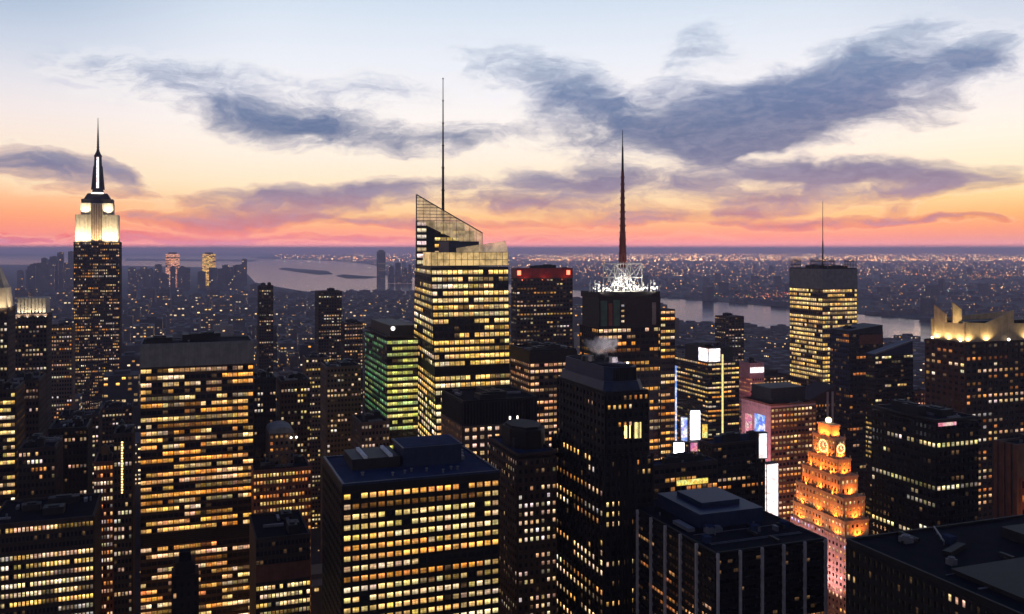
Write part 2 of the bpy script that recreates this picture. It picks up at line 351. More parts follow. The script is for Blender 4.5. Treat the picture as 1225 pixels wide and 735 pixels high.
SUB = dict(penthouse_roof='penthouse', crown_bay='crown', ledge='crown', crown_fin='crown', crown_roof='crown', mast_light='mast_base', antenna_tip='antenna', lattice_lamp='roof_lattice', crown_frame='crown_glass', cap_light='cap',
           parapet='roof', duct='roof', vent_pipe='roof', roof_vent='roof', rooftop_plant='roof', water_tank='roof', roof_rail='roof', urn='setback')
class Bld:
    """a building: an Empty at the middle of its base; local x along the front, y away from the viewer"""
    def __init__(s, name, label, xl, xr, Y, top, d=40.0, xbl=None, rot=ROT, seed=1, cat='building', group=None):
        s.name, s.rot = name, rot; c, q = cos(rot), sin(rot); s.c, s.q = c, q
        X = (xl-612.5)/F*Y; pr = (xr-612.5)/F
        s.w = (pr*Y-X)/(c-q*pr)
        if xbl is not None:
            pb = (xbl-612.5)/F; d = (X-pb*Y)/(q+c*pb)
        s.d = d; s.h = zat(top, Y); s.Y = Y
        s.ox = X + c*s.w/2 - q*d/2; s.oy = Y + q*s.w/2 + c*d/2
        s.e = bpy.data.objects.new(name, None); COL.objects.link(s.e)
        s.e.location = (s.ox, s.oy, 0); s.e.rotation_euler = (0, 0, rot); s.e.empty_display_size = 5
        props(s.e, label, cat, group)
        s.p = {}; s.win = []; s.r = random.Random(seed*7919+13)
        FOOT.append((s.ox, s.oy, 0.5*sqrt(s.w*s.w+d*d)*0.9, s.h))
    def wpt(s, x, y): return (s.ox+s.c*x-s.q*y, s.oy+s.q*x+s.c*y)
    def lx(s, px, y=None):
        """local x at which the line through view column px meets the local plane y"""
        y = -s.d/2 if y is None else y; u = (px-612.5)/F
        bx, by = s.ox-s.q*y, s.oy+s.c*y
        return (u*by-bx)/(s.c-u*s.q)
    def z(s, py, x=0.0, y=None):
        y = -s.d/2 if y is None else y
        return zat(py, s.wpt(x, y)[1])
    def part(s, name, mat):
        k = (name, mat)
        if k not in s.p: s.p[k] = MB()
        return s.p[k]
    def facade(s, A, B, z0, z1, cols, rows, pw=0.8, ph=0.55, A2=None, B2=None, lit=0.6, pal=WARM, run=3.0, gain=1.0, dim=0.25, depth=0.3,
               frame='dark_stone', every=1, spand=True, fvar=0.28, litfn=None, pane=True, name='facade_frame', dark_rows=()):
        A2 = A2 or A; B2 = B2 or B; r = s.r
        n = Vector((B[1]-A[1], -(B[0]-A[0]), 0)).normalized()
        z0a, z0b = z0 if isinstance(z0, tuple) else (z0, z0)
        z1a, z1b = z1 if isinstance(z1, tuple) else (z1, z1)
        a, b, c, d = Vector((*A, z0a)), Vector((*B, z0b)), Vector((*B2, z1b)), Vector((*A2, z1a))
        def P(u, v, off): 
            lo = a.lerp(b, u); hi = d.lerp(c, u); return lo.lerp(hi, v)+n*off
        fm = s.part(name, frame)
        gv = (1-ph)/2/rows; gu = (1-pw)/2/cols
        if spand:
            for k in range(rows+1):
                v0, v1 = max(0.0, k/rows-gv), min(1.0, k/rows+gv)
                fm.hexa([P(0, v0, 0), P(1, v0, 0), P(1, v0, depth), P(0, v0, depth), P(0, v1, 0), P(1, v1, 0), P(1, v1, depth), P(0, v1, depth)])
        for k in range(0, cols+1, every):
            u0, u1 = max(0.0, k/cols-gu*(1 if every == 1 else 1.6)), min(1.0, k/cols+gu*(1 if every == 1 else 1.6))
            dd = depth*1.25
            fm.hexa([P(u0, 0, 0), P(u1, 0, 0), P(u1, 0, dd), P(u0, 0, dd), P(u0, 1, 0), P(u1, 1, 0), P(u1, 1, dd), P(u0, 1, dd)])
        if not pane: return
        for k in range(rows):
            pf = min(1.0, max(0.0, lit + r.gauss(0, fvar)))
            if k in dark_rows: pf = 0.0
            if litfn: pf = litfn(k, rows, pf)
            on = r.random() < pf; base = r.choice(pal); lvl = r.uniform(0.65, 1.15)*gain
            for m in range(cols):
                if r.random() < 1.0/run:
                    on = r.random() < pf
                    if r.random() < 0.45: base = r.choice(pal)
                    lvl = (r.uniform(0.65, 1.25) if r.random() > dim else r.uniform(0.10, 0.40))*gain
                kx = lvl*r.uniform(0.55, 1.3); wt_ = r.uniform(.82, 1.15)
                if on and r.random() > 0.05: col = (base[0]*kx, base[1]*kx*wt_, base[2]*kx*wt_*r.uniform(.7, 1.5))
                elif r.random() < 0.10: q = r.uniform(0.02, 0.10); col = (q, q*0.55, q*0.25)
                else: col = (0.0, 0.0, 0.0)
                gm = gu*r.uniform(1.0, 1.1)
                u0, u1, v0, v1 = m/cols+gm, (m+1)/cols-gm, k/rows+gv, (k+1)/rows-gv
                s.win.append((P(u0, v0, .04), P(u1, v0, .04), P(u1, v1, .04), P(u0, v1, .04), col))
    def office(s, z0, z1, cols=12, rows=20, faces='FL', x0=None, x1=None, y0=None, y1=None, wall='dark_stone', side_cols=None, zt=0.0, kwL=None, **kw):
        """one tier: a solid core with its visible elevations"""
        x0 = -s.w/2 if x0 is None else x0; x1 = s.w/2 if x1 is None else x1; y0 = -s.d/2 if y0 is None else y0; y1 = s.d/2 if y1 is None else y1
        s.part('wall', wall).prism([(x0, y0), (x1, y0), (x1, y1), (x0, y1)], z0, z1)
        sc = side_cols or max(3, round(cols*(y1-y0)/(x1-x0)))
        zt = z1-zt; zb = max(z0, 0.0)
        kl = dict(kw); kl.update(kwL or {})
        if 'F' in faces: s.facade((x0, y0), (x1, y0), zb, zt, cols, rows, **kw)
        if 'L' in faces: s.facade((x0, y1), (x0, y0), zb, zt, sc, rows, **kl)
        if 'R' in faces: s.facade((x1, y0), (x1, y1), zb, zt, sc, rows, **kl)
    def roof(s, z, x0=None, x1=None, y0=None, y1=None, par=1.2, mat='roof_tar', wall='dark_stone', t=0.6, plant=3, tank=0, ph=5.0):
        x0 = -s.w/2 if x0 is None else x0; x1 = s.w/2 if x1 is None else x1; y0 = -s.d/2 if y0 is None else y0; y1 = s.d/2 if y1 is None else y1
        r = s.r
        s.part('roof', mat).prism([(x0+t, y0+t), (x1-t, y0+t), (x1-t, y1-t), (x0+t, y1-t)], z-0.3, z+0.25)
        p = s.part('parapet', wall)
        if par > 0:
            p.prism([(x0-.15, y0-.15), (x1+.15, y0-.15), (x1+.15, y0+t), (x0-.15, y0+t)], z-.1, z+par); p.prism([(x0-.15, y1-t), (x1+.15, y1-t), (x1+.15, y1+.15), (x0-.15, y1+.15)], z-.1, z+par)
            p.prism([(x0-.15, y0+t), (x0+t, y0+t), (x0+t, y1-t), (x0-.15, y1-t)], z-.1, z+par); p.prism([(x1-t, y0+t), (x1+.15, y0+t), (x1+.15, y1-t), (x1-t, y1-t)], z-.1, z+par)
        W_, D_ = x1-x0, y1-y0
        for k in range(plant):
            pl = MB(); bw, bd, bh = W_*r.uniform(.12, .34), D_*r.uniform(.12, .34), ph*r.uniform(.5, 1.0)
            bx, by = r.uniform(x0+bw/2+2, x1-bw/2-2), r.uniform(y0+bd/2+2, y1-bd/2-2)
            pl.box(bx, by, z+.2+.03*k, bw, bd, bh)
            pl.box(bx, by, z+.1+bh, bw*.5, bd*.5, .6+.1*k); pl.build('rooftop_plant', 'dark_metal', s.e)
        for k in range(plant):
            dk = MB(); bx, by = r.uniform(x0+3, x1-3), r.uniform(y0+3, y1-3)
            dk.box(bx, by, z+.25, r.uniform(.8, 1.6), r.uniform(2, min(12, D_*.4)), r.uniform(.8, 1.5), r.choice((0, pi/2)))
            dk.build('duct', 'steel', s.e)
            dk = MB(); dk.tube((bx+2, by, z+.2), (bx+2, by, z+r.uniform(1.2, 2.6)), .45, .45, 8); dk.build('vent_pipe', 'steel', s.e)
        for k in range(tank):
            bx, by = r.uniform(x0+4, x1-4), r.uniform(y0+3, y1-3)
            tk = s.part('water_tank', 'wood'); tk.tube((bx, by, z+3.4), (bx, by, z+7.2), 2.0, 1.9, 12); tk.tube((bx, by, z+7.2), (bx, by, z+8.8), 2.15, .1, 12)
            for ax, ay in ((1, 1), (1, -1), (-1, 1), (-1, -1)): tk.tube((bx+ax*1.2, by+ay*1.2, z+.1), (bx+ax*1.2, by+ay*1.2, z+3.5), .14, .14, 5)
    def extra(s, name, mat, fn):
        """a part that is an object of its own even when several share a name"""
        m = MB(); fn(m); return m.build(name, mat, s.e)
    def finish(s, n_single=100):
        for (name, mat), mb in s.p.items():
            if mb.f: mb.build(name, mat, s.e)
        kids = {}
        for o in list(s.e.children): kids.setdefault(o.name.split('.')[0], o)
        for o in list(s.e.children):
            par = SUB.get(o.name.split('.')[0])
            if par in kids and kids[par] is not o: o.parent = kids[par]
        if not s.win: return s
        keyed = []
        for q in s.win:
            c = (q[0]+q[2])/2; X, Y = s.wpt(c.x, c.y)
            px, py = 612.5+F*X/Y, HY+F*(EYE-c.z)/Y
            seen = -20 < px < 1245 and py < 745
            keyed.append(((0 if seen else 1), -round(((q[1]-q[0]).length*(q[3]-q[0]).length)/(Y*Y)*F*F/6.0), -c.z, q))
        keyed.sort(key=lambda k: k[:3])
        rest = MB(); nr = 0
        for i, k in enumerate(keyed):
            q = k[3]
            if i < n_single:
                m = MB(); m.quad(*q[:4], col=q[4]); c = (q[0]+q[2])/2
                m.build('window', 'window_glass', s.e, (c.x, c.y, c.z))
            else: rest.quad(*q[:4], col=q[4]); nr += 1
        if nr:
            o = rest.build('window', 'window_glass', s.e); o['kind'] = 'stuff'
        return s

def flood(x, y, z, tx, ty, tz, power, col=(1, .86, .6), spot=100, size=0.8):
    l = bpy.data.lights.new('flood_or_fill', 'SPOT'); l.energy = power; l.color = col; l.spot_size = rad(spot); l.spot_blend = .6; l.shadow_soft_size = size  # serves the real floodlights and the added fill spots
    o = bpy.data.objects.new('flood_or_fill', l); COL.objects.link(o); o.location = (x, y, z)
    o.rotation_euler = (Vector((tx, ty, tz))-Vector((x, y, z))).to_track_quat('-Z', 'Y').to_euler()

# ================================================================== SETTING: water, land
def sheet(name, pts, z0, z1, mat):
    m = MB(); m.prism(pts, z0, z1); return props(m.build(name, mat), kind='structure')
m = MB(); R_ = 62000.0
m.prism([(R_*cos(2*pi*k/96), 8000+R_*sin(2*pi*k/96)) for k in range(96)], -3.0, 0.0)
props(m.build('water', 'water'), kind='structure')
LZ = 2.0
near_shore = [(-4500, -1500), (2600, -1500), G(1330, 430, LZ), G(1225, 419, LZ), G(1120, 411, LZ), G(1000, 404, LZ), G(940, 399, LZ), G(860, 392, LZ), G(806, 387, LZ),
              G(760, 378, LZ), G(700, 369, LZ), G(640, 363, LZ), G(560, 358, LZ), G(490, 356, LZ), G(440, 354, LZ), G(395, 352, LZ), G(360, 348, LZ), G(330, 343, LZ),
              G(305, 338, LZ), G(296, 328, LZ), G(285, 323, LZ), G(250, 320, LZ), G(150, 318, LZ), G(60, 317, LZ), G(-100, 316, LZ), G(-300, 318, LZ)]
sheet('ground', near_shore, -2.5, LZ, 'asphalt')
far_shore = [G(1500, 409, LZ), G(1330, 398, LZ), G(1225, 391, LZ), G(1120, 384, LZ), G(1060, 378, LZ), G(1000, 373, LZ), G(940, 368, LZ), G(900, 364, LZ), G(850, 360, LZ), G(806, 357, LZ),
             G(740, 352, LZ), G(690, 347, LZ), G(620, 341, LZ), G(560, 336, LZ), G(500, 332, LZ), G(470, 331, LZ), G(455, 327, LZ), G(462, 321, LZ), G(440, 316, LZ),
             G(400, 312.5, LZ), G(340, 310.5, LZ), G(300, 309, LZ)]
far_land = far_shore + [(-16000, 60000), (0, 66000), (26000, 58000), (42000, 40000), (44000, 20000), (20000, 6000)]
sheet('terrain', far_land, -2.5, LZ, 'land')
sheet('hills', [(-52000, 44000), (-30000, 40000), (-14000, 48000), (-11000, 58000), (-30000, 62000), (-50000, 52000)], -2.5, 60, 'land')
for nm, pts in (('island', [G(333, 322, LZ), G(352, 325, LZ), G(380, 328.5, LZ), G(398, 328, LZ), G(392, 324.5, LZ), G(360, 322, LZ), G(340, 320.5, LZ)]),
                ('island', [G(402, 330, LZ), G(415, 333, LZ), G(440, 333, LZ), G(452, 331.5, LZ), G(432, 330.3, LZ), G(412, 328.5, LZ)]),
                ('shoreland', [G(150, 312, LZ), G(300, 313, LZ), G(310, 311, LZ), G(150, 309.5, LZ)])):
    sheet(nm, pts, -2.4, LZ+2, 'land')

# ================================================================== LANDMARK TOWERS
def crown_flutes(mb, x0, x1, y, z0, z1, n, wdt, dep):
    for k in range(n):
        x = x0+(x1-x0)*(k+.5)/n; mb.prism([(x-wdt/2, y-dep), (x+wdt/2, y-dep), (x+wdt/2, y), (x-wdt/2, y)], z0, z1)

# --- the stepped tower with the floodlit crown and mast
b = Bld('skyscraper', 'tallest stepped stone tower with white floodlit crown, dark cap and pointed mast', 88, 143, 1300, 290, d=44, seed=3, cat='skyscraper')
zt = b.h; X0, X1, D = -b.w/2, b.w/2, b.d/2
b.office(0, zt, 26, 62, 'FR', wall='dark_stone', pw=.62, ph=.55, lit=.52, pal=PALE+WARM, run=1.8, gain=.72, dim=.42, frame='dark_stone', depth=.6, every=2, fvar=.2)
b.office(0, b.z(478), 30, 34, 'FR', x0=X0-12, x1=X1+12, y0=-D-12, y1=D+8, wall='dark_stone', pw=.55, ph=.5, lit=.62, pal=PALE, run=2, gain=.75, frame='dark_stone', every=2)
cz = b.z(257)
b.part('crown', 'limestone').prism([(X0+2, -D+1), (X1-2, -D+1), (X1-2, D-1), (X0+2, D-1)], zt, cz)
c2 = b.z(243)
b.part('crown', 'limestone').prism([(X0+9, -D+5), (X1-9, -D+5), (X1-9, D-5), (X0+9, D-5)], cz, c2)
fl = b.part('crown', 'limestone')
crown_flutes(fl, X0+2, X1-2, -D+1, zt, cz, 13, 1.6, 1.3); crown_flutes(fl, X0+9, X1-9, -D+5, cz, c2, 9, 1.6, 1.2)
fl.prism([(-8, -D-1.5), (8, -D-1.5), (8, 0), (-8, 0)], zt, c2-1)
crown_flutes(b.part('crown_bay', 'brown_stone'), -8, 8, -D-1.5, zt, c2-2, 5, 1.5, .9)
b.part('ledge', 'limestone').prism([(X0-.4, -D-.4), (X1+.4, -D-.4), (X1+.4, D+.4), (X0-.4, D+.4)], zt-.6, zt+.8)
c3 = b.z(231)
b.part('cap', 'black_metal').prism([(-21, -16), (21, -16), (21, 16), (-21, 16)], c2, c2+6); b.part('cap', 'black_metal').prism([(-18, -14), (18, -14), (18, 14), (-18, 14)], c2+6, c3, [(-13, -10), (13, -10), (13, 10), (-13, 10)])
b.part('cap_light', 'lamp_white').box(0, -11.5, c3-.6, 16, 2, 2.0)
c4, c5, c6 = b.z(186), b.z(178), b.z(139)
mb_ = b.part('mast_base', 'dark_metal')
oc = lambda r: [(r*cos(2*pi*(k+.5)/8), r*sin(2*pi*(k+.5)/8)) for k in range(8)]
mb_.prism(oc(9), c3, c3+8, oc(7)); mb_.prism(oc(7), c3+8, c4, oc(5.2)); mb_.prism(oc(5.8), c4, c4+2, oc(5.8)); mb_.prism(oc(5), c4+2, c5, oc(1.6))
for sx in (-1, 1): mb_.prism([(sx*7.4-1.6, -4), (sx*7.4+1.6, -4), (sx*7.4+1.6, 4), (sx*7.4-1.6, 4)], c3+6, c4-14, [(sx*5.2-1, -2), (sx*5.2+1, -2), (sx*5.2+1, 2), (sx*5.2-1, 2)])
b.part('mast_light', 'screen_white').prism([(-1.7, -7.4), (1.7, -7.4), (1.7, -5), (-1.7, -5)], c3+8, c4-1, [(-1.5, -5.6), (1.5, -5.6), (1.5, -4), (-1.5, -4)])
an = b.part('antenna', 'dark_metal'); an.tube((0, 0, c5-3), (0, 0, (c5+c6)/2), 1.7, 1.0, 8); an.tube((0, 0, (c5+c6)/2), (0, 0, c6), .9, .35, 8)
for k in range(8): an.tube((0, 0, c5+k*4), (0, 0, c5+k*4+.7), 2.3-k*.15, 2.3-k*.15, 8)
b.finish(100)
for sx in (-.44, -.25, .25, .44):
    p = b.wpt(sx*b.w, -D-13); q = b.wpt(sx*b.w*.9, -D+1)
    flood(p[0], p[1], zt-3, q[0], q[1], zt+24, 120000, (1, .82, .50))
for sx in (-.27, .27):
    p = b.wpt(sx*b.w, -D-4); q = b.wpt(sx*b.w*.9, -D+5); flood(p[0], p[1], cz+1, q[0], q[1], c2, 60000, (1, .88, .6))
p = b.wpt(0, -D-9); q = b.wpt(0, -D); flood(p[0], p[1], zt-1, q[0], q[1], zt+22, 40000, (1, .66, .28))
for sx in (-1, 1):
    p = b.wpt(sx*(X1+9), -5); q = b.wpt(sx*X1, 0); flood(p[0], p[1], zt, q[0], q[1], zt+20, 40000, (1, .82, .5))

# --- the faceted glass tower with the sloping screen and needle spire
b = Bld('skyscraper', 'faceted glass tower glowing yellow, with slanted glass crown and long needle spire', 530, 614, 600, 320, xbl=489, seed=5, cat='skyscraper')
X0, X1, D = -b.w/2, b.w/2, b.d/2; zt = b.h
y0 = -D
tl = b.lx(516); tr = b.lx(608)
zb0 = b.z(447); zb1 = b.z(438)
def mixx(a, c, t): return a+(c-a)*t
bot = [(X0, y0), (X1, y0), (X1, D), (X0, D)]
top = [(tl, y0), (tr, y0), (tr, D-6), (b.lx(497, D-8), D-8)]
tt = zb0/zt
at = lambda t: [(mixx(p[0], q[0], t), mixx(p[1], q[1], t)) for p, q in zip(bot, top)]
for k in range(120): b.part('wall', 'dark_metal').prism(at(k/120), zt*k/120, zt*(k+1)/120, at((k+1)/120), cap=(k == 119))
L0, L1, L2, L3 = at(.0), at(zb0/zt), at(zb1/zt), at(1.0)
kw = dict(pw=.86, ph=.60, pal=YEL, run=4.0, gain=1.05, dim=.18, frame='dark_metal', depth=.25)
r0 = round(zb0/4.65); r1 = round((zt-zb1)/4.65)
b.facade(L0[0], L0[1], 0, zb0, 15, r0, A2=L1[0], B2=L1[1], lit=.92, fvar=.12, **kw)
b.facade(L2[0], L2[1], zb1, zt-1, 15, r1, A2=L3[0], B2=L3[1], lit=.90, fvar=.14, **kw)
b.facade(L0[3], L0[0], 0, zb0, 12, r0, A2=L1[3], B2=L1[0], lit=.88, fvar=.15, **kw)
b.facade(L2[3], L2[0], zb1, zt-1, 12, r1, A2=L3[3], B2=L3[0], lit=.72, **kw)
b.part('mechanical_band', 'black_metal').prism(L1, zb0, zb1, L2)
# crown
zc = b.z(302)
cr_in = [(tl+.6, y0+.6), (tr-.6, y0+.6), (tr-.6, y0+26), (tl+.6, y0+26)]
b.part('crown_glass', 'crown_glass_warm').prism([(tl, y0), (tr, y0), (tr, y0+.5), (tl, y0+.5)], zt+1.0, zc)
b.part('crown_glass', 'crown_glass_warm').prism([(tl, y0+.5), (tl+.5, y0+.5), (tl+.5, y0+22), (tl, y0+22)], zt+1.0, zc)
b.part('crown_glass', 'crown_glass_warm').prism([(tr-.5, y0+.5), (tr, y0+.5), (tr, y0+26), (tr-.5, y0+26)], zt+1.0, zc)
xa, xb = b.lx(546), b.lx(605)
MBS = MB(); MBS.prism([(xa, y0+.05), (xb, y0+.05), (tr, y0+.45), (xa, y0+.45)], zc, [b.z(297), b.z(288), b.z(303), b.z(297)]); MBS.build('crown_screen', 'crown_glass_faint', b.e)
rb = b.part('crown_frame', 'steel')
for k in range(14):
    x = mixx(tl, tr, k/13); rb.prism([(x-.12, y0-.2), (x+.12, y0-.2), (x+.12, y0), (x-.12, y0)], zt+.8, zc)
for zz in (zt+1, (zt+zc)/2, zc): rb.prism([(tl, y0-.3), (tr, y0-.3), (tr, y0-.02), (tl, y0-.02)], zz-.15, zz+.15)
# rear wing and sloping glass screen
yw = D-17
xl_, xm = b.lx(498, yw), b.lx(520, yw); xs = b.lx(577, yw)
zw = b.z(264, xl_, yw); zpk = b.z(233, xl_, yw); zlo = b.z(279, xs, yw); zba = b.z(302, xs, yw)
b.part('wall', 'dark_metal').prism([(xl_, yw), (xm, yw), (xm, yw+6), (xl_+1, yw+6)], zt-6, zw)
b.facade((xl_, yw), (mixx(xl_, xm, .58), yw), zt, zw, 1, 7, pw=.86, ph=.6, lit=1.6, pal=[(1, .82, .55)], gain=1.2, dim=0, fvar=0, frame='dark_metal')
b.facade((xm+.1, yw+1), (b.lx(556, yw+1), yw+1), zc-8, b.z(266, 0, yw), 5, 6, pw=.9, ph=.5, lit=.9, fvar=.1, pal=YEL, run=2, gain=.7, frame='dark_metal')
b.part('core_block', 'dark_metal').prism([(xm, yw+1), (b.lx(568, yw), yw+1), (b.lx(568, yw), yw+7), (xm, yw+7)], zt-6, b.z(276, 0, yw))
b.part('core_block', 'blue_metal').prism([(b.lx(537, y0+14), y0+14), (b.lx(573, y0+14), y0+14), (b.lx(573, y0+14), y0+30), (b.lx(537, y0+14), y0+40)], zt, b.z(289, 0, y0+14))
sm = b.part('crown_screen', 'crown_glass_faint')
sm.hexa([(xl_, yw-.5, zw), (xs, yw-.5, zba), (xs, yw, zba), (xl_, yw, zw), (xl_, yw-.5, zpk), (xs, yw-.5, zlo), (xs, yw, zlo), (xl_, yw, zpk)])
fr = b.part('screen_frame', 'steel')
for k in range(8):
    t = k/8; za = mixx(zw, zpk, t)
    te = min(1.0, (zpk-za)/max(.01, (zpk-zlo))); xe = mixx(xl_, xs, te)
    fr.hexa([(xl_, yw-.8, za-.2), (xe, yw-.8, za-.2), (xe, yw-.52, za-.2), (xl_, yw-.52, za-.2), (xl_, yw-.8, za+.2), (xe, yw-.8, za+.2), (xe, yw-.52, za+.2), (xl_, yw-.52, za+.2)])
for k in range(11):
    t = k/10; x = mixx(xl_, xs, t); za = mixx(zw, zba, t); zb = mixx(zpk, zlo, t); fr.tube((x, yw-.7, za), (x, yw-.7, zb), .15, .15, 5)
fr.tube((xl_, yw-.4, zpk), (xs, yw-.4, zlo), .45, .45, 6); fr.tube((xl_, yw-.4, zw), (xl_, yw-.4, zpk), .45, .45, 6)
sp = b.part('spire', 'dark_metal'); xp = b.lx(530, yw+4); zs0, zs1 = b.z(262, xp, yw+4), b.z(94, xp, yw+4)
for k in range(7):
    a_, b_ = mixx(zs0-12, zs1, k/7), mixx(zs0-12, zs1, (k+1)/7); ra, rb_ = 1.25-.15*k, 1.25-.15*(k+1)
    sp.tube((xp, yw+4, a_), (xp, yw+4, b_), ra, max(.2, rb_+.08), 8); sp.tube((xp, yw+4, b_-.5), (xp, yw+4, b_+.3), ra+.25, ra+.2, 8)
b.finish(100)

# --- the antenna tower with the floodlit lattice
b = Bld('skyscraper', 'dark tower with floodlit white lattice and red and black antenna on its roof', 716, 798, 640, 350, xbl=694, seed=9, cat='skyscraper')
X0, X1, D = -b.w/2, b.w/2, b.d/2; zt = b.h; zm = b.z(391)
b.office(0, zm, 15, 42, 'FL', wall='dark_stone', pw=.82, ph=.52, lit=.68, pal=WARM, run=2.6, gain=1.0, kwL=dict(lit=.35, gain=.6), frame='black_metal')
b.part('wall', 'dark_metal').prism([(X0+.8, -D+.8), (X1-5, -D+.8), (X1-5, D-2), (X0+.8, D-2)], zm, zt-4)
ch = b.part('wall', 'black_metal'); ch.prism([(X0-.4, -D-.4), (X1-6, -D-.4), (X1-5, D-2), (X0-.4, D-2)], zt-4, zt)
gp = b.part('corner_panel', 'teal_metal')
for x in (X0+2, X0+12): gp.prism([(x, -D+.3), (x+5, -D+.3), (x+5, -D+.8), (x, -D+.8)], zm+1, zt-6)
b.part('corner_panel', 'red_brick').prism([(X0+8, -D+.2), (X0+11, -D+.2), (X0+11, -D+.8), (X0+8, -D+.8)], zm+1, zt-8)
b.part('corner_panel', 'grey_stone').prism([(X1-12, -D+.2), (X1-9, -D+.2), (X1-9, -D+.8), (X1-12, -D+.8)], zm+1, zt-8)
b.facade((X0+18, -D+.75), (X0+21, -D+.75), zm+2, zt-8, 1, 4, pw=.8, ph=.4, lit=1, pal=PALE, gain=.6, frame='dark_metal', fvar=0)
xs0, xs1 = b.lx(789), b.lx(806); zsh = b.z(371)
b.office(0, zsh, 3, 46, 'F', x0=xs0, x1=xs1, y0=-D-1.5, y1=-D+25, wall='dark_stone', pw=.9, ph=.45, lit=.8, pal=WARM, run=3, frame='dark_metal')
b.part('corner_sign', 'screen_blue').prism([(xs1, -D-1.6), (xs1+1.6, -D-1.6), (xs1+1.6, -D+3), (xs1, -D+3)], b.z(540), b.z(440))
# lattice of four lit sign frames, struts and lamps
zl = b.z(316); la = b.part('roof_lattice', 'white_paint')
yf, yb = -D+6, -D+24; xl_, xr_ = b.lx(722, yb), b.lx(768, yf)
for (p0, p1) in (((xl_, yf), (xr_, yf)), ((xl_, yb), (xr_, yb)), ((xl_, yf), (xl_, yb)), ((xr_, yf), (xr_, yb))):
    nseg = 6
    for zz in (zt, mixx(zt, zl, .5), zl): la.tube((*p0, zz), (*p1, zz), .38, .38, 6)
    for k in range(nseg+1):
        q = (mixx(p0[0], p1[0], k/nseg), mixx(p0[1], p1[1], k/nseg))
        if k in (0, nseg): la.tube((*q, zt), (*q, zl), .45, .45, 6)
    for a0, a1 in ((0, 1), (1, 0)):
        la.tube((mixx(p0[0], p1[0], a0), mixx(p0[1], p1[1], a0), zt), (mixx(p0[0], p1[0], a1), mixx(p0[1], p1[1], a1), zl), .28, .28, 5)
xc = (xl_+xr_)/2; yc = (yf+yb)/2
for k in range(10):
    t = 2*pi*k/10; la.tube((xc+9*cos(t), yc+9*sin(t), zt), (xc+2*cos(t), yc+2*sin(t), zl+3), .3, .25, 5)
for k in range(4): 
    zz = mixx(zt, zl, .2+.22*k); rr = 9-7*(.2+.22*k)
    for j in range(10): la.tube((xc+rr*cos(2*pi*j/10), yc+rr*sin(2*pi*j/10), zz), (xc+rr*cos(2*pi*(j+1)/10), yc+rr*sin(2*pi*(j+1)/10), zz), .25, .25, 5)
for px0, px1 in ((706, 722), (770, 788)):
    for k in range(12):
        x = b.lx(mixx(px0, px1, k/11), yf)+b.r.uniform(-.5, .5); y = yf+b.r.uniform(-2, 6); hh = b.r.uniform(2, 9); la.tube((x, y, zt), (x+b.r.uniform(-.8, .8), y, zt+hh), .2, .15, 5); la.tube((x, y-.3, zt+hh*.7), (x+.3, y-1.0, zt+hh*.75), b.r.uniform(.5, 1.3), .3, 8)
lm = b.part('lattice_lamp', 'lamp_white')
for k in range(90):
    px = b.r.choice((b.r.uniform(706, 786), b.r.gauss(745, 12))); x = b.lx(px, yf); lm.ball((x, yf-1-b.r.random(), zt+.8+b.r.random()*max(2.5, 13-abs(px-745)*.55)), b.r.uniform(.3, .65), 8, 5)
an = b.part('antenna', 'mast_red'); za0, za1, za2 = zl-3, b.z(205, xc, yc), b.z(156, xc, yc)
an.tube((xc, yc, za0), (xc, yc, mixx(za0, za1, .35)), 3.0, 2.3, 8); an.tube((xc, yc, mixx(za0, za1, .35)), (xc, yc, za1), 2.0, 1.1, 8)
for k in range(14): zz = mixx(za0, za1, k/14); an.tube((xc, yc, zz), (xc, yc, zz+1.0), 3.4-k*.14, 3.4-k*.14, 8)
ab = b.part('antenna_tip', 'black_metal'); ab.tube((xc, yc, za1), (xc, yc, mixx(za1, za2, .6)), .95, .6, 8); ab.tube((xc, yc, mixx(za1, za2, .6)), (xc, yc, za2), .4, .2, 6)
b.finish(100)
for px in (712, 735, 757, 780):
    x = b.lx(px, yf); p = b.wpt(x, yf-9); q = b.wpt(b.lx(745, yc), yc); flood(p[0], p[1], zt+1, q[0], q[1], zt+12, 9000, (1, .93, .76), 120)

# --- the glowing office tower with a screened top and thin mast
b = Bld('skyscraper', 'pale gold office tower with rod screens above its roof and a thin mast', 984, 1025, 980, 346, xbl=945, seed=12, cat='skyscraper')
X0, X1, D = -b.w/2, b.w/2, b.d/2; zt = b.h
b.office(0, zt, 14, 44, 'FL', wall='dark_stone', pw=.92, ph=.62, lit=.93, pal=[(1, .62, .18), (1, .68, .24), (1, .55, .13)], run=5, gain=.95, dim=.12, fvar=.12, frame='brown_stone')
zs = b.z(322)
b.part('screen_wall', 'grey_stone').prism([(X0-.5, -D-.5), (X1+.5, -D-.5), (X1+.5, D+.5), (X0-.5, D+.5)], zt, zs)
ztp = b.z(309)
for (p0, p1) in (((X0, -D), (X1, -D)), ((X0, D), (X0, -D)), ((X1, -D), (X1, D)), ((X0, D), (X1, D))):
    RS = [MB(), MB()]
    for k in range(23):
        t = k/22
        if .36 < t < .62 : continue
        rd = RS[t > .5]; q = (mixx(p0[0], p1[0], t), mixx(p0[1], p1[1], t)); rd.tube((*q, zs-1), (*q, ztp+b.r.uniform(-2, 1)), .2, .2, 5)
    for t0, t1 in ((0, .36), (.62, 1)):
        rd = RS[t0 > .5]
        for zz in (mixx(zs, ztp, .35), mixx(zs, ztp, .7)):
            rd.tube((mixx(p0[0], p1[0], t0), mixx(p0[1], p1[1], t0), zz), (mixx(p0[0], p1[0], t1), mixx(p0[1], p1[1], t1), zz), .2, .2, 5)
    for rd in RS: rd.build('rod_screen', 'dark_metal', b.e)
b.roof(zs, plant=3, par=.8, wall='dark_metal')
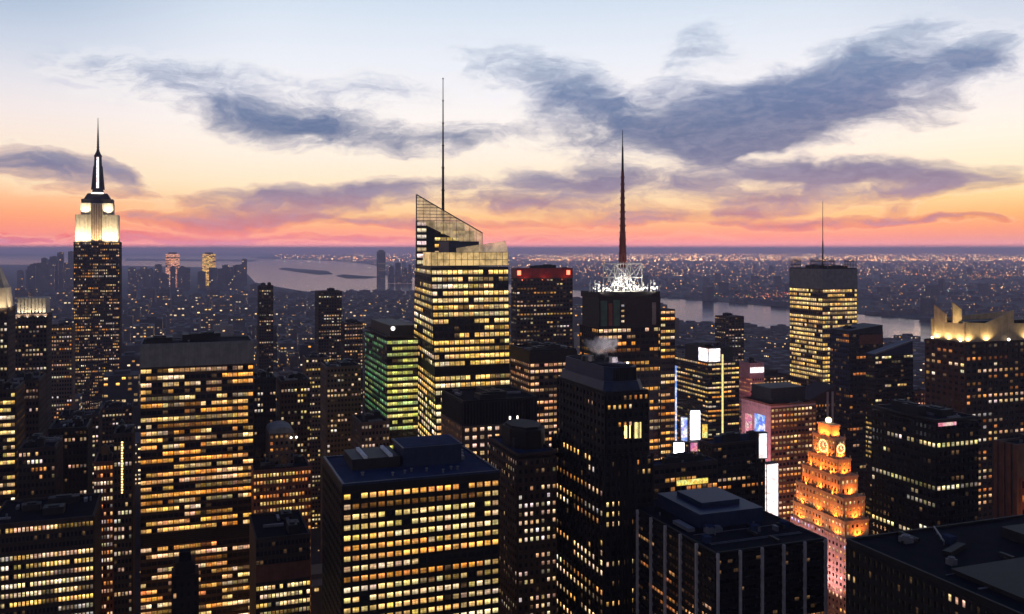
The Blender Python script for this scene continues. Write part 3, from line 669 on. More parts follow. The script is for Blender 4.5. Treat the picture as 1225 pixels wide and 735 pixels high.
ms = b.part('mast', 'dark_metal'); zm = b.z(241, 0, 0); ms.tube((0, 0, zs), (0, 0, mixx(zs, zm, .4)), 1.0, .7, 8); ms.tube((0, 0, mixx(zs, zm, .4)), (0, 0, zm), .55, .25, 6)
b.finish(100)

# ================================================================== NEAR AND MIDDLE OFFICE TOWERS
# grey-topped slab, left
b = Bld('office_tower', 'broad slab with plain grey top band, rows of amber windows in seven bays', 168, 303, 500, 414, d=36, seed=21, cat='building')
X0, X1, D = -b.w/2, b.w/2, b.d/2
zl = b.z(438)
b.part('wall', 'dark_stone').prism([(X0, -D), (X1, -D), (X1, D), (X0, D)], 0, zl+.3)
b.part('top_band', 'grey_stone').prism([(X0-.4, -D-.4), (X1+.4, -D-.4), (X1+.4, D+.4), (X0-.4, D+.4)], zl+.3, b.h)
za, zb = b.z(648), b.z(634)
kw = dict(pw=.9, ph=.58, pal=WARM+ORG[2:], run=2.6, gain=1.05, dim=.28, every=3, frame='dark_stone', depth=.4)
b.facade((X0, -D), (X1, -D), zb, zl, 21, round((zl-zb)/3.9), lit=.70, fvar=.16, **kw)
b.facade((X0, -D), (X1, -D), 20, za, 21, round((za-20)/3.9), lit=.66, fvar=.16, **{**kw, 'pal': ORG+WARM})
lv = b.part('louvre_band', 'black_metal')
for k in range(6): zz = mixx(za, zb, (k+.5)/6); lv.prism([(X0, -D-.5), (X1, -D-.5), (X1, -D), (X0, -D)], zz-.4, zz+.4)
b.roof(b.h, plant=4, par=.9, wall='grey_stone', mat='roof_tar'); b.finish(100)

# flat-roofed block in the foreground
b = Bld('office_tower', 'wide flat-roofed block with blue penthouse and two white ducts, square amber windows', 410, 597, 345, 582, xbl=387, seed=22)
X0, X1, D = -b.w/2, b.w/2, b.d/2; h = b.h
b.office(0, h-2.2, 19, round((h-2)/3.95), 'FL', wall='black_metal', pw=.74, ph=.52, lit=.92, pal=YEL+YEL+WARM, run=5, gain=.95, dim=.14, fvar=.10, frame='black_metal', depth=.4, side_cols=14, kwL=dict(lit=.35, gain=.5, pal=ORG))
b.part('wall', 'black_metal').prism([(X0-.3, -D-.3), (X1+.3, -D-.3), (X1+.3, D+.3), (X0-.3, D+.3)], h-2.2, h)
b.roof(h, plant=0, par=.9, mat='roof_pale', wall='blue_metal', t=.8)
ph_ = b.part('penthouse', 'blue_metal')
ph_.prism([(-3, -4), (22, -4), (22, 16), (-3, 16)], h+.2, h+7.5); ph_.prism([(-3.6, -4.6), (22.6, -4.6), (22.6, 16.6), (-3.6, 16.6)], h+7.5, h+8.3)
b.part('penthouse_roof', 'roof_pale').prism([(-2.6, -3.6), (21.6, -3.6), (21.6, 15.6), (-2.6, 15.6)], h+8.3, h+8.45)
cw = b.part('cooling_block', 'dark_metal'); cw.prism([(-24, -2), (-4, -2), (-4, 18), (-24, 18)], h+.2, h+4.6)
for x in (-18.5, -8.0):
    b.extra('duct', 'white_paint', lambda m, x=x: (m.prism([(x-.7, -2.5), (x+.7, -2.5), (x+.7, 16), (x-.7, 16)], h+4.7, h+5.7), [m.box(x, -2+3*k, h+5.7, .9, 1.2, .3) for k in range(6)]))
rp = b.part('roof_vent', 'steel')
for k in range(9):
    x, y = b.r.uniform(X0+4, X1-4), b.r.uniform(-D+3, -8); rp.tube((x, y, h+.2), (x, y, h+1.4), .4, .4, 8); rp.tube((x, y, h+1.4), (x, y, h+1.7), .7, .6, 8)
for k in range(3): rp.box(X1-8+1.5*k, 2+6*k, h+.25, 2.2, 3.6, 1.6)
b.finish(100)

# dark narrow tower beside it
b = Bld('office_tower', 'narrow dark tower with drum-like black roof block, pale square windows in columns', 619, 666, 412, 546, xbl=585, seed=23)
X0, X1, D = -b.w/2, b.w/2, b.d/2; h = b.h
b.office(0, h-1.5, 7, round(h/3.9), 'FL', wall='dark_stone', pw=.5, ph=.5, lit=.52, pal=PALE, run=1.6, gain=.8, side_cols=13, kwL=dict(lit=.3, gain=.5), frame='dark_stone')
b.roof(h, plant=1, par=1.2, mat='roof_pale'); m_ = b.part('roof_block', 'black_metal')
o8 = lambda cx, cy, rx, ry: [(cx+rx*cos(2*pi*(k+.5)/8), cy+ry*sin(2*pi*(k+.5)/8)) for k in range(8)]
m_.prism(o8(2, 3, b.w*.5, b.d*.36), h+.2, h+9); m_.prism(o8(2, 3, b.w*.42, b.d*.3), h+9, h+10.2); b.finish(100)

# black stepped tower in the middle with steam
b = Bld('office_tower', 'black stepped tower with chamfered crown and steam rising from its roof', 723, 779, 385, 470, xbl=662, seed=24)
X0, X1, D = -b.w/2, b.w/2, b.d/2; h = b.h
litrow = lambda k, n, p: 0.88 if (n-k) in (4, 6, 7, 11, 14, 15, 17, 19, 21, 24, 25, 28) else 0.22
hs = b.z(548)
b.part('wall', 'black_metal').prism([(X0-.0, -D), (X1, -D), (X1, D), (X0, D)], 0, hs)
b.facade((X0, -D), (X1, -D), 0, hs, 9, round(hs/4.2), pw=.6, ph=.5, lit=.3, pal=WARM, run=3.5, gain=1.0, frame='black_metal', depth=.6, litfn=litrow)
b.facade((X0, D), (X0, -D), 0, hs, 14, round(hs/4.2), pw=.75, ph=.55, lit=.3, pal=PALE+WARM, run=4, gain=1.3, frame='black_metal', depth=.3, litfn=litrow)
i1 = 1.6
b.part('wall', 'black_metal').prism([(X0+i1, -D+i1), (X1-.5, -D+i1), (X1-.5, D-2), (X0+i1, D-2)], hs, h)
b.facade((X0+i1, -D+i1), (X1-.5, -D+i1), hs+1, h-1, 8, round((h-hs)/4.2), pw=.55, ph=.5, lit=.12, pal=WARM, gain=.8, frame='black_metal', depth=.6)
b.facade((X0+i1, D-2), (X0+i1, -D+i1), hs+1, h-1, 14, round((h-hs)/4.2), pw=.55, ph=.5, lit=.07, pal=PALE, gain=.6, frame='black_metal', depth=.6)
b.extra('lit_opening', 'strip_gold', lambda m: m.prism([(X1-8, -D+i1-.75), (X1-4.4, -D+i1-.75), (X1-4.4, -D+i1), (X1-8, -D+i1)], b.z(526), b.z(507)))
b.extra('lit_opening', 'lamp_warm', lambda m: m.prism([(X1-12.4, -D+i1-.72), (X1-9.6, -D+i1-.72), (X1-9.6, -D+i1), (X1-12.4, -D+i1)], b.z(525), b.z(510)))
cp = b.part('crown', 'blue_metal'); bev = lambda i, c: [(X0+i+c, -D+i), (X1-i-c, -D+i), (X1-i, -D+i+c), (X1-i, D-i-c), (X1-i-c, D-i), (X0+i+c, D-i), (X0+i, D-i-c), (X0+i, -D+i+c)]
cp.prism(bev(1.5, 3), h, h+4, bev(2.5, 3)); cp.prism(bev(3, 4), h+4, h+10, bev(3.4, 4)); b.part('crown_roof', 'roof_tar').prism(bev(4.2, 4), h+10, h+10.3)
lv = b.part('crown_fin', 'black_metal')
for k in range(12): x = mixx(X0+6, X1-6, k/11); lv.prism([(x-.3, -D+2.7), (x+.3, -D+2.7), (x+.3, -D+3.4), (x-.3, -D+3.4)], h+4.2, h+9.8)
tw = b.part('cooling_tower', 'dark_metal')
for x, y in ((-6, 0), (4, 6), (2, -8)): tw.tube((x, y, h+10.2), (x, y, h+12.6), 3.2, 2.7, 14)
for k in range(9):
    x = mixx(X0, X1, k/8)
    b.part('pier', 'black_metal').prism([(x-.45, -D-1.2), (x+.45, -D-1.2), (x+.45, -D-.1), (x-.45, -D-.1)], 0, hs+1.5)
for k in range(15):
    y = mixx(-D, D, k/14); b.part('pier', 'black_metal').prism([(X0-.95, y-.25), (X0-.1, y-.25), (X0-.1, y+.25), (X0-.95, y+.25)], 0, hs+1.5)
b.extra('roof_lamp', 'lamp_white', lambda m: m.box(6, -16, h+10.2, .8, .8, .8)); b.finish(100)
p = b.wpt(5, -17); q = b.wpt(0, -2); flood(p[0], p[1], h+12, q[0], q[1], h+18, 26000, (1, .88, .92), 120)  # added spot, no visible source, only to brighten the steam
STEAM = (*b.wpt(0, -2), h+12.5)

# louvre-topped block in front of the glass tower
b = Bld('office_tower', 'dark block with tall ribbed louvre top and a grid of small square windows below', 554, 643, 480, 482, xbl=529, seed=25)
X0, X1, D = -b.w/2, b.w/2, b.d/2; h = b.h; zl = b.z(507)
b.office(0, zl, 10, round(zl/4.25), 'FL', wall='brown_stone', pw=.56, ph=.5, lit=.88, pal=[(1, .62, .30), (1, .56, .24), (1, .68, .38)], run=8, gain=.92, dim=.08, fvar=.12, frame='brown_stone', side_cols=12, depth=.5)
b.part('wall', 'black_metal').prism([(X0+.3, -D+.3), (X1-.3, -D+.3), (X1-.3, D-.3), (X0+.3, D-.3)], zl, h)
b.facade((X0+.3, -D+.3), (X1-.3, -D+.3), zl, h, 24, 1, pw=.6, ph=.9, frame='dark_metal', depth=.6, pane=False, name='louvre'); b.facade((X0+.3, D-.3), (X0+.3, -D+.3), zl, h, 28, 1, pw=.6, ph=.9, frame='dark_metal', depth=.6, pane=False, name='louvre')
for k in (0.62, .72): x = mixx(X0, X1, k); b.extra('lamp', 'lamp_white', lambda m, x=x: m.box(x, -D-.4, zl+1.5, .9, .3, 2.2))
b.roof(h, plant=3, par=1.0, wall='black_metal', ph=4); b.finish(100)

# pale-piered block, bottom
b = Bld('office_tower', 'near black block with tall pale pink piers and low orange windows at bottom centre', 856, 988, 330, 664, xbl=748, seed=26)
X0, X1, D = -b.w/2, b.w/2, b.d/2; h = b.h
b.part('wall', 'black_metal').prism([(X0, -D), (X1, -D), (X1, D), (X0, D)], 0, h-.8)
lf = lambda k, n, p: 0.0 if n-k <= 7 else (0.8 if n-k < 13 else .5)
b.facade((X0, -D), (X1, -D), 0, h-1.2, 20, round(h/3.6), pw=.88, ph=.4, lit=.3, pal=ORG, run=4, gain=.6, frame='black_metal', litfn=lf, depth=.25)
lf2 = lambda k, n, p: (0.55 if (n-k) in (6, 8, 9, 13) else .03)
b.facade((X0, D), (X0, -D), 0, h-1.2, 30, round(h/3.6), pw=.88, ph=.4, lit=.1, pal=ORG, run=4, gain=.5, frame='black_metal', litfn=lf2, depth=.25)
for k in range(6):
    x = mixx(X0+.6, X1-.6, k/5)
    b.extra('pier', 'pale_pier', lambda m, x=x: m.prism([(x-.45, -D-1.1), (x+.45, -D-1.1), (x+.45, -D-.02), (x-.45, -D-.02)], 0, h+.6))
for k in range(1, 7):
    y = mixx(-D+.3, D-.6, k/6)
    b.extra('pier', 'pale_pier', lambda m, y=y: m.prism([(X0-1.1, y-.45), (X0-.02, y-.45), (X0-.02, y+.45), (X0-1.1, y+.45)], 0, h+.6))
b.roof(h, plant=0, par=.8, mat='roof_tar', wall='black_metal')
r_ = b.part('rooftop_plant', 'blue_metal'); r_.prism([(-14, -8), (16, -8), (16, 26), (-14, 26)], h+.2, h+6); r_.prism([(-8, 0), (10, 0), (10, 20), (-8, 20)], h+6, h+8)
for q in ((18, 14, h+.3, 6, 3, 2.4), (6, -18, h+.3, 1.2, 2.6, 2), (13, -20, h+.3, 1.2, 2.6, 2), (-19, -4, h+.3, 3, 12, 1.4)): b.extra('duct', 'steel', lambda m, q=q: m.box(*q))
for k in range(8): x, y = b.r.uniform(X0+3, X1-3), b.r.uniform(-D+3, D-3); b.extra('vent_pipe', 'steel', lambda m, x=x, y=y: m.tube((x, y, h+.2), (x, y, h+1.5), .35, .35, 8))
def roof_fittings(b, h, x0, x1, y0, y1, n, seed):
    r = random.Random(seed)
    for k in range(n):
        x, y = r.uniform(x0, x1), r.uniform(y0, y1); t = r.random()
        if t < .4: b.extra('duct', 'dark_metal', lambda m: (m.box(x, y, h+.6, r.uniform(.7, 1.2), r.uniform(4, 14), .9), m.box(x, y, h+.2, .5, 1.5, .6)))
        elif t < .75:
            def fan(m):
                w_ = r.uniform(2.2, 3.6); m.box(x, y, h+.25, w_, w_, 1.7); m.tube((x, y, h+1.9), (x, y, h+2.5), w_*.42, w_*.42, 14); m.box(x, y, h+2.5, w_*.8, .12, .1); m.box(x, y, h+2.52, .12, w_*.8, .1)
            b.extra('roof_fan', 'steel', fan)
        else: b.extra('hatch', 'roof_pale', lambda m: (m.box(x, y, h+.25, 2.4, 3.4, 2.3), m.box(x, y, h+2.55, 2.7, 3.7, .2)))
    for k in range(3):
        y = r.uniform(y0, y1); b.extra('pipe', 'steel', lambda m: m.tube((x0+1, y, h+.5), (x1-1, y, h+.5), .16, .16, 6))
roof_fittings(b, h, X0+3, X1-3, -D+3, -12, 10, 5); b.finish(100)

# huge dark roof, bottom right corner : its far left corner shows
Yb = 290.0; Xb = (1013-612.5)/F*Yb; hb = zat(648, Yb)
d_, w_ = 95.0, 150.0
Yf = Yb-CR*d_; Xf = Xb+SR*d_
b = Bld('office_tower', 'big black flat roof in the bottom right corner with one thin slanting rail', 612.5+F*Xf/Yf, 612.5+F*(Xf+CR*w_)/(Yf+SR*w_), Yf, 0, d=d_, seed=27)
X0, X1, D = -b.w/2, b.w/2, b.d/2; h = hb
b.part('wall', 'black_metal').prism([(X0, -D), (X1, -D), (X1, D), (X0, D)], 0, h)
lf = lambda k, n, p: .8 if (n-k) in (5, 9, 10) else .03
b.facade((X0, D), (X0, -D), 0, h-1, 40, round(h/4), pw=.5, ph=.5, lit=.1, pal=PALE, run=6, gain=.8, frame='black_metal', litfn=lf)
b.roof(h, plant=0, par=1.0, mat='roof_tar', wall='black_metal')
rr = b.part('roof_rail', 'steel'); yy = D-14; x = X0+26
rr.tube((x, yy, h+1.4), (x+9, yy+13, h+1.4), .28, .28, 6)
for k in range(4): rr.tube((x+3*k, yy+4.33*k, h+.2), (x+3*k, yy+4.33*k, h+1.4), .12, .12, 5)
pl = b.part('rooftop_plant', 'black_metal'); pl.prism([(X0+50, D-40), (X0+90, D-40), (X0+90, D-14), (X0+50, D-14)], h+.2, h+3.5); b.extra('rooftop_plant', 'black_metal', lambda m: m.prism([(X0+8, D-60), (X0+40, D-60), (X0+40, D-34), (X0+8, D-34)], h+.2, h+1.6))
b.extra('rooftop_plant', 'black_metal', lambda m: m.box(X0+24, D-20, h+.25, 12, 2.5, 1.4, .4)); pl = MB()
roof_fittings(b, h, X0+4, X0+70, -D+40, D-5, 16, 8)
for k in range(14): x, y = b.r.uniform(X0+4, X1-30), b.r.uniform(-D+20, D-4); b.extra('vent_pipe', 'black_metal', lambda m: m.tube((x, y, h+.2), (x, y, h+1.2), .4, .4, 8))
b.finish(100)

# brown wall at the right edge
b = Bld('office_tower', 'plain brown brick wall of a tower cut by the right edge of the view', 1216, 1262, 400, 535, xbl=1192, seed=28)
X0, X1, D = -b.w/2, b.w/2, b.d/2
b.part('wall', 'brown_stone').prism([(X0, -D), (X1, -D), (X1, D), (X0, D)], 0, b.h)
b.facade((X0+2, -D), (X1, -D), 5, b.h-14, 5, 24, pw=.4, ph=.5, lit=.3, pal=ORG, gain=.5, frame='red_brick', depth=.2)
pr = b.part('pier', 'red_brick')
for k in range(4): y = mixx(-D, D, k/3); pr.prism([(X0-.7, y-1), (X0, y-1), (X0, y+1), (X0-.7, y+1)], 0, b.h+1)
b.roof(b.h, plant=2, wall='brown_stone'); b.finish(100)
p = b.wpt(X0-2, -D-16); q = b.wpt(X1, -D); flood(p[0], p[1], b.h-42, q[0], q[1], b.h-10, 9000, (1, .45, .2), 120)

# dark block, right
b = Bld('office_tower', 'black block with three broken bands of cream windows right of the orange stepped tower', 1120, 1170, 430, 505, xbl=1043, seed=29)
X0, X1, D = -b.w/2, b.w/2, b.d/2; h = b.h
lf = lambda k, n, p: .92 if (n-k) in (8,) else (.6 if (n-k) in (3, 13, 14, 19, 20) else .05)
b.office(0, h-1, 9, round(h/4.1), 'FL', wall='black_metal', pw=.7, ph=.5, lit=.3, pal=[(1, .78, .36), (1, .82, .5), (.9, .8, .3)], run=4, gain=.95, litfn=lf, frame='black_metal', side_cols=16)
b.extra('roof_strip', 'screen_pink', lambda m: m.prism([(X0+1, -D-.5), (X0+12, -D-.5), (X0+12, -D-.2), (X0+1, -D-.2)], h-2.2, h-.6))
b.roof(h, plant=4, par=1.1, wall='dark_metal'); b.finish(100)

# tower with floodlit fins, right edge
b = Bld('office_tower', 'dark brown tower at the right edge with tall yellow floodlit fins round its roof', 1155, 1262, 600, 411, xbl=1107, seed=30)
X0, X1, D = -b.w/2, b.w/2, b.d/2; h = b.h
b.office(0, h, 17, round(h/4.2), 'FL', wall='brown_stone', pw=.6, ph=.5, lit=.42, pal=ORG+PALE, run=1.8, gain=.65, dim=.4, frame='dark_stone', kwL=dict(lit=.22))
cr_ = b.part('roof_fin', 'tan_stone'); i = 3.0
def fin(p0, p1, z0, za, zb, t=1.0):
    n = Vector((p1[1]-p0[1], -(p1[0]-p0[0]), 0)).normalized()*t
    a, c = Vector((*p0, 0)), Vector((*p1, 0))
    q = [a, c, c-n, a-n]
    cr_.prism([(v.x, v.y) for v in q], z0, [za, zb, zb, za])
xw = lambda px: b.lx(px, -D+i)
yl = lambda t: mixx(D-i, -D+i, t)
zz = lambda py, x: b.z(py, x, -D+i)
fin((X0+i, yl(.06)), (X0+i, yl(.42)), h, h+24, h+18); fin((X0+i, yl(.42)), (X0+i, yl(1)), h, h+12.5, h+12.5, .8)
x1, x2 = xw(1196), xw(1213); fin((X0+i, -D+i), (xw(1180), -D+i), h, zz(386, X0), zz(387, xw(1180))); fin((xw(1180), -D+i), (x2, -D+i), h, zz(386, x1), zz(371, x2)); fin((x2, -D+i+.02), (X1-i, -D+i+.02), h, zz(387, x2), zz(387, X1), .8)
fin((X0+i+4, 0), (X0+i+12, 0), h, zz(363, X0+i+8), zz(372, X0+12)); fin((X0+i, D-i), (X1-i, D-i), h, h+14, h+18)
b.part('roof', 'roof_tar').prism([(X0+.6, -D+.6), (X1-.6, -D+.6), (X1-.6, D-.6), (X0+.6, D-.6)], h-.2, h+.2)
b.part('rooftop_plant', 'dark_metal').prism([(X0+12, -4), (X1-10, -4), (X1-10, D-8), (X0+12, D-8)], h+.2, h+13)
fl_ = b.part('roof_lamp', 'lamp_white'); b.finish(100)
for px in (1158, 1180, 1203, 1228):
    x = b.lx(px, -D+i); p = b.wpt(x, -D+.4); q = b.wpt(x, -D+i); flood(p[0], p[1], h+.8, q[0], q[1], h+8, 5200, (1, .80, .40), 150, .3)
for t in (.15, .5, .85):
    p = b.wpt(X0+.4, yl(t)); q = b.wpt(X0+i, yl(t)); flood(p[0], p[1], h+.8, q[0], q[1], h+8, 5200, (1, .80, .40), 150, .3)
p = b.wpt(X0+i+7, -8); q = b.wpt(X0+i+8, 0); flood(p[0], p[1], h+12, q[0], q[1], h+18, 5000, (1, .80, .40), 150, .3)
m = MB()
for t in (.1, .95): q = b.wpt(X0+.3, yl(t)); m.ball((q[0], q[1], h+1.4), .9, 10, 6)
q = b.wpt(xw(1203), -D+.5); m.ball((q[0], q[1], h+1.2), 1.0, 10, 6)
o = m.build('roof_lamp', 'lamp_white', None); o.parent = b.e; o.matrix_parent_inverse = Matrix.LocRotScale(b.e.location, b.e.rotation_euler, None).inverted()

# orange stepped tower with clock and globe
b = Bld('stepped_tower', 'orange floodlit stepped tower with clock faces and a glass globe on top', 1013, 1040, 560, 643, xbl=946, seed=31, cat='tower')
PT = b; X0, X1, D = -b.w/2, b.w/2, b.d/2; h = b.h
b.office(0, h-1, 6, round(h/4), 'FL', wall='pink_stone', pw=.45, ph=.5, lit=.75, pal=ORG+PALE+[(.9, .8, 1.0)], run=1.6, gain=1.0, frame='pink_stone', side_cols=16)
tops = [(643, 0, 0, 1.0), (612, 0, 0, .91), (585, 0, 0, .74), (562, 0, 0, .57), (545, 0, 0, .43), (520, 0, 0, .27)]
st = b.part('setback', 'tan_stone'); ld = b.part('ledge', 'tan_stone'); zprev = h-1
TIER = []
for k in range(6):
    f = tops[k][3]; zt_ = [b.z(p, 0, -D*.6) for p in (618, 592, 569, 551, 527, 513)][k]
    x0_, x1_, y0_, y1_ = X0*f, X1*f, -D*f*.98+D*.02, D*f*.9
    xs = max(.36, f); x0_, x1_ = X0*xs, X1*xs
    st.prism([(x0_, y0_), (x1_, y0_), (x1_, y1_), (x0_, y1_)], zprev, zt_)
    ld.prism([(x0_-.5, y0_-.5), (x1_+.5, y0_-.5), (x1_+.5, y1_+.5), (x0_-.5, y1_+.5)], zt_-.8, zt_+.5)
    if k < 5:
        nr = max(1, round((zt_-zprev-2)/4.2)); kw = dict(pw=.42, ph=.5, lit=.85, pal=[(1, .55, .12), (1, .45, .06), (1, .7, .3)], run=2, gain=.9, frame='tan_stone', depth=.3)
        b.facade((x0_, y0_), (x1_, y0_), zprev+.8, zt_-1, max(3, round((x1_-x0_)/3.2)), nr, **kw); b.facade((x0_, y1_), (x0_, y0_), zprev+.8, zt_-1, max(3, round((y1_-y0_)/3.2)), nr, **kw)
    TIER.append((x0_, x1_, y0_, y1_, zprev, zt_)); zprev = zt_
x0_, x1_, y0_, y1_, za, zb = TIER[4]
def clock(cx, cy, cz_, nx, ny, r):
    m = MB(); n = Vector((nx, ny, 0)); u = Vector((-ny, nx, 0)); k = Vector((0, 0, 1)); c0 = Vector((cx, cy, cz_))
    m.tube(c0, c0+n*.6, r, r, 24); fc = m.build('clock_face', 'tan_stone', b.e)
    m = MB()
    for j in range(12):
        t = 2*pi*j/12; a_ = c0+n*.75+(u*cos(t)+k*sin(t))*r*.72; m.tube(a_, a_+(u*cos(t)+k*sin(t))*r*.2, .16, .16, 5)
    m.tube(c0+n*.8, c0+n*.8+k*r*.6, .2, .12, 5); m.tube(c0+n*.8, c0+n*.8+(u*.8+k*-.3)*r*.45, .22, .14, 5)
    o = m.build('clock_hands', 'globe_glass', fc)
    m = MB()
    for j in range(24): t0, t1 = 2*pi*j/24, 2*pi*(j+1)/24; m.tube(c0+n*.7+(u*cos(t0)+k*sin(t0))*r, c0+n*.7+(u*cos(t1)+k*sin(t1))*r, .22, .22, 5)
    m.build('clock_rim', 'lamp_warm', fc)
cr5 = min((y1_-y0_)*.26, (zb-za)*.32)
clock(x0_, (y0_+y1_)/2, (za+zb)/2, -1, 0, cr5); clock((x0_+x1_)/2, y0_, (za+zb)/2, 0, -1, min(cr5, (x1_-x0_)*.4))
zb = TIER[5][5]; gl = MB(); gc = (0, TIER[5][2]*.5+TIER[5][3]*.5, zb+2.5); gl.ball(gc, 2.0, 18, 12); gl.build('globe', 'globe_glass', b.e)
gb = b.part('globe_stand', 'tan_stone'); gb.tube((gc[0], gc[1], zb), (gc[0], gc[1], zb+.9), 2.2, 1.4, 12)
urn = b.part('urn', 'tan_stone')
for (x0_, x1_, y0_, y1_, za, zb) in TIER[:5]:
    ny = max(3, round((y1_-y0_)/5))
    for k in range(ny+1): y = mixx(y0_, y1_, k/ny); urn.tube((x0_+.3, y, zb+.4), (x0_+.3, y, zb+2.2), .7, .35, 6)
    nx_ = max(2, round((x1_-x0_)/5))
    for k in range(nx_+1): x = mixx(x0_, x1_, k/nx_); urn.tube((x, y0_+.3, zb+.4), (x, y0_+.3, zb+2.2), .7, .35, 6)
b.finish(100)
for j, (x0_, x1_, y0_, y1_, za, zb) in enumerate(TIER):
    for t in ((.15, .5, .85) if j < 4 else (.3, .7)):
        p = b.wpt(x0_-2.6, mixx(y0_, y1_, t)); q = b.wpt(x0_, mixx(y0_, y1_, t)); flood(p[0], p[1], za+.8, q[0], q[1], zb, 7500, (1, .22, .03), 160, .6)
    for t in (.5,):
        p = b.wpt(mixx(x0_, x1_, t), y0_-2.6); q = b.wpt(mixx(x0_, x1_, t), y0_); flood(p[0], p[1], za+.8, q[0], q[1], zb, 10000, (1, .22, .03), 160, .6)

b = PT
for t in (.2, .5, .8):
    p = b.wpt(-b.w/2-18, (t-.5)*b.d); q = b.wpt(-b.w/2, (t-.5)*b.d); flood(p[0], p[1], 40, q[0], q[1], 62, 30000, (1, .60, .52), 120)
# green-lit tower
b = Bld('office_tower', 'green-lit office tower with striped side, close left of the yellow glass tower', 463, 500, 640, 404, xbl=437, seed=33)
X0, X1, D = -b.w/2, b.w/2, b.d/2; h = b.h
b.office(0, h-1.5, 6, round(h/4.4), 'FL', wall='dark_metal', pw=.94, ph=.55, lit=.93, pal=GRN, run=4, gain=.85, dim=.1, frame='dark_metal', kwL=dict(pal=GRNL+[(.3, .4, .1)], lit=.9, gain=.8), side_cols=14)
b.roof(h, plant=2, par=1.0); b.part('roof_block', 'dark_metal').prism([(X0+3, -D+4), (X1-2, -D+4), (X1-2, D-8), (X0+3, D-8)], h+.2, h+8)
b.extra('roof_lamp', 'lamp_white', lambda m: m.ball((X0+5, -D+3.2, h+6), 1.5, 14, 10)); b.finish(100)

# red-capped tower behind
b = Bld('office_tower', 'dark tower with red top band and a red lamp at each roof corner', 618, 685, 900, 333, xbl=612, seed=34)
X0, X1, D = -b.w/2, b.w/2, b.d/2; h = b.h; zt = b.z(322)
b.office(0, h, 17, round(h/4.3), 'FL', wall='dark_stone', pw=.66, ph=.45, lit=.5, pal=PALE+WARM, run=1.7, gain=.5, dim=.5, frame='dark_stone')
b.part('top_band', 'red_paint').prism([(X0-.3, -D-.3), (X1+.3, -D-.3), (X1+.3, D+.3), (X0-.3, D+.3)], h, zt)
for x in (X0+2.5, X1-5): b.extra('corner_lamp', 'lamp_red', lambda m, x=x: m.prism([(x-1.8, -D-.8), (x+1.8, -D-.8), (x+1.8, -D-.35), (x-1.8, -D-.35)], h+3, h+7.5))
b.roof(zt, plant=4, par=.8, wall='red_paint', ph=4); b.finish(100)
for x in (-.36, 0, .36): p = b.wpt(x*b.w, -D-6); q = b.wpt(x*b.w, -D); flood(p[0], p[1], h-2, q[0], q[1], h+5, 1500, (1, .2, .1), 140)

# dark-roofed block in front of it
b = Bld('office_tower', 'block with dark overhanging roof and rosy window rows below the red-capped tower', 634, 689, 560, 434, xbl=611, seed=35)
X0, X1, D = -b.w/2, b.w/2, b.d/2; h = b.h
b.office(0, h, 10, round(h/3.9), 'FL', wall='brown_stone', pw=.8, ph=.5, lit=.8, pal=[(1, .5, .22), (1, .58, .3), (1, .42, .16)], run=3, gain=.85, frame='dark_stone', kwL=dict(gain=.45))
b.part('roof_block', 'black_metal').prism([(X0-.6, -D-.6), (X1+.6, -D-.6), (X1+.6, D+.6), (X0-.6, D+.6)], h, h+6.5); b.roof(h+6.5, plant=4, wall='black_metal', ph=3.5); b.finish(100)

# sign-topped block
b = Bld('office_tower', 'block with two glowing white screens wrapped round its top corner and a gold light strip', 847, 884, 850, 434, xbl=806, seed=36)
X0, X1, D = -b.w/2, b.w/2, b.d/2; h = b.h
b.office(0, h, 8, round(h/4.4), 'FL', wall='dark_stone', pw=.9, ph=.42, lit=.78, pal=YEL+WARM, run=2.5, gain=.85, frame='dark_metal', kwL=dict(lit=.6, gain=.7), side_cols=14)
zs = b.z(417)
b.part('roof_block', 'dark_metal').prism([(X0+1, -D+1), (X1-6, -D+1), (X1-6, D-20), (X0+1, D-20)], h, zs+.6)
b.extra('screen', 'screen_white', lambda m: m.prism([(X0+1.2, -D+.3), (X0+13.5, -D+.3), (X0+13.5, -D+.9), (X0+1.2, -D+.9)], h+.5, zs)); b.extra('screen', 'screen_white', lambda m: m.prism([(X0+.3, -D+2), (X0+.9, -D+2), (X0+.9, -D+17), (X0+.3, -D+17)], h+.5, zs))
xg = b.lx(864); b.extra('light_strip', 'strip_gold', lambda m: m.prism([(xg-.9, -D-.7), (xg+.9, -D-.7), (xg+.9, -D-.42), (xg-.9, -D-.42)], b.z(525), b.z(424)))
b.roof(zs+.6, x0=X0+1, x1=X1-6, y0=-D+1, y1=D-20, plant=2, par=.6); b.finish(100)

# pink tower with white sign
b = Bld('office_tower', 'small pink-lit tower with a white sign strip under its roof', 897, 914, 930, 436, xbl=883, seed=37)
X0, X1, D = -b.w/2, b.w/2, b.d/2; h = b.h
b.part('wall', 'pink_stone').prism([(X0, -D), (X1, -D), (X1, D), (X0, D)], 0, h)
b.facade((X0, -D), (X1, -D), 0, h-14, 6, 30, pw=.6, ph=.45, lit=.6, pal=ORG, gain=.6, frame='pink_stone'); b.facade((X0, D), (X0, -D), 0, h-14, 10, 30, pw=.6, ph=.45, lit=.5, pal=ORG, gain=.6, frame='pink_stone')
b.extra('sign', 'screen_white', lambda m: m.prism([(X0+.5, -D-.7), (X1-.5, -D-.7), (X1-.5, -D-.1), (X0+.5, -D-.1)], h-9, h-3.5)); b.roof(h, plant=2, wall='pink_stone'); b.finish(100)
p = b.wpt(X0-14, -D-22); q = b.wpt(0, -D); flood(p[0], p[1], h-40, q[0], q[1], h-8, 16000, (1, .28, .30), 120)

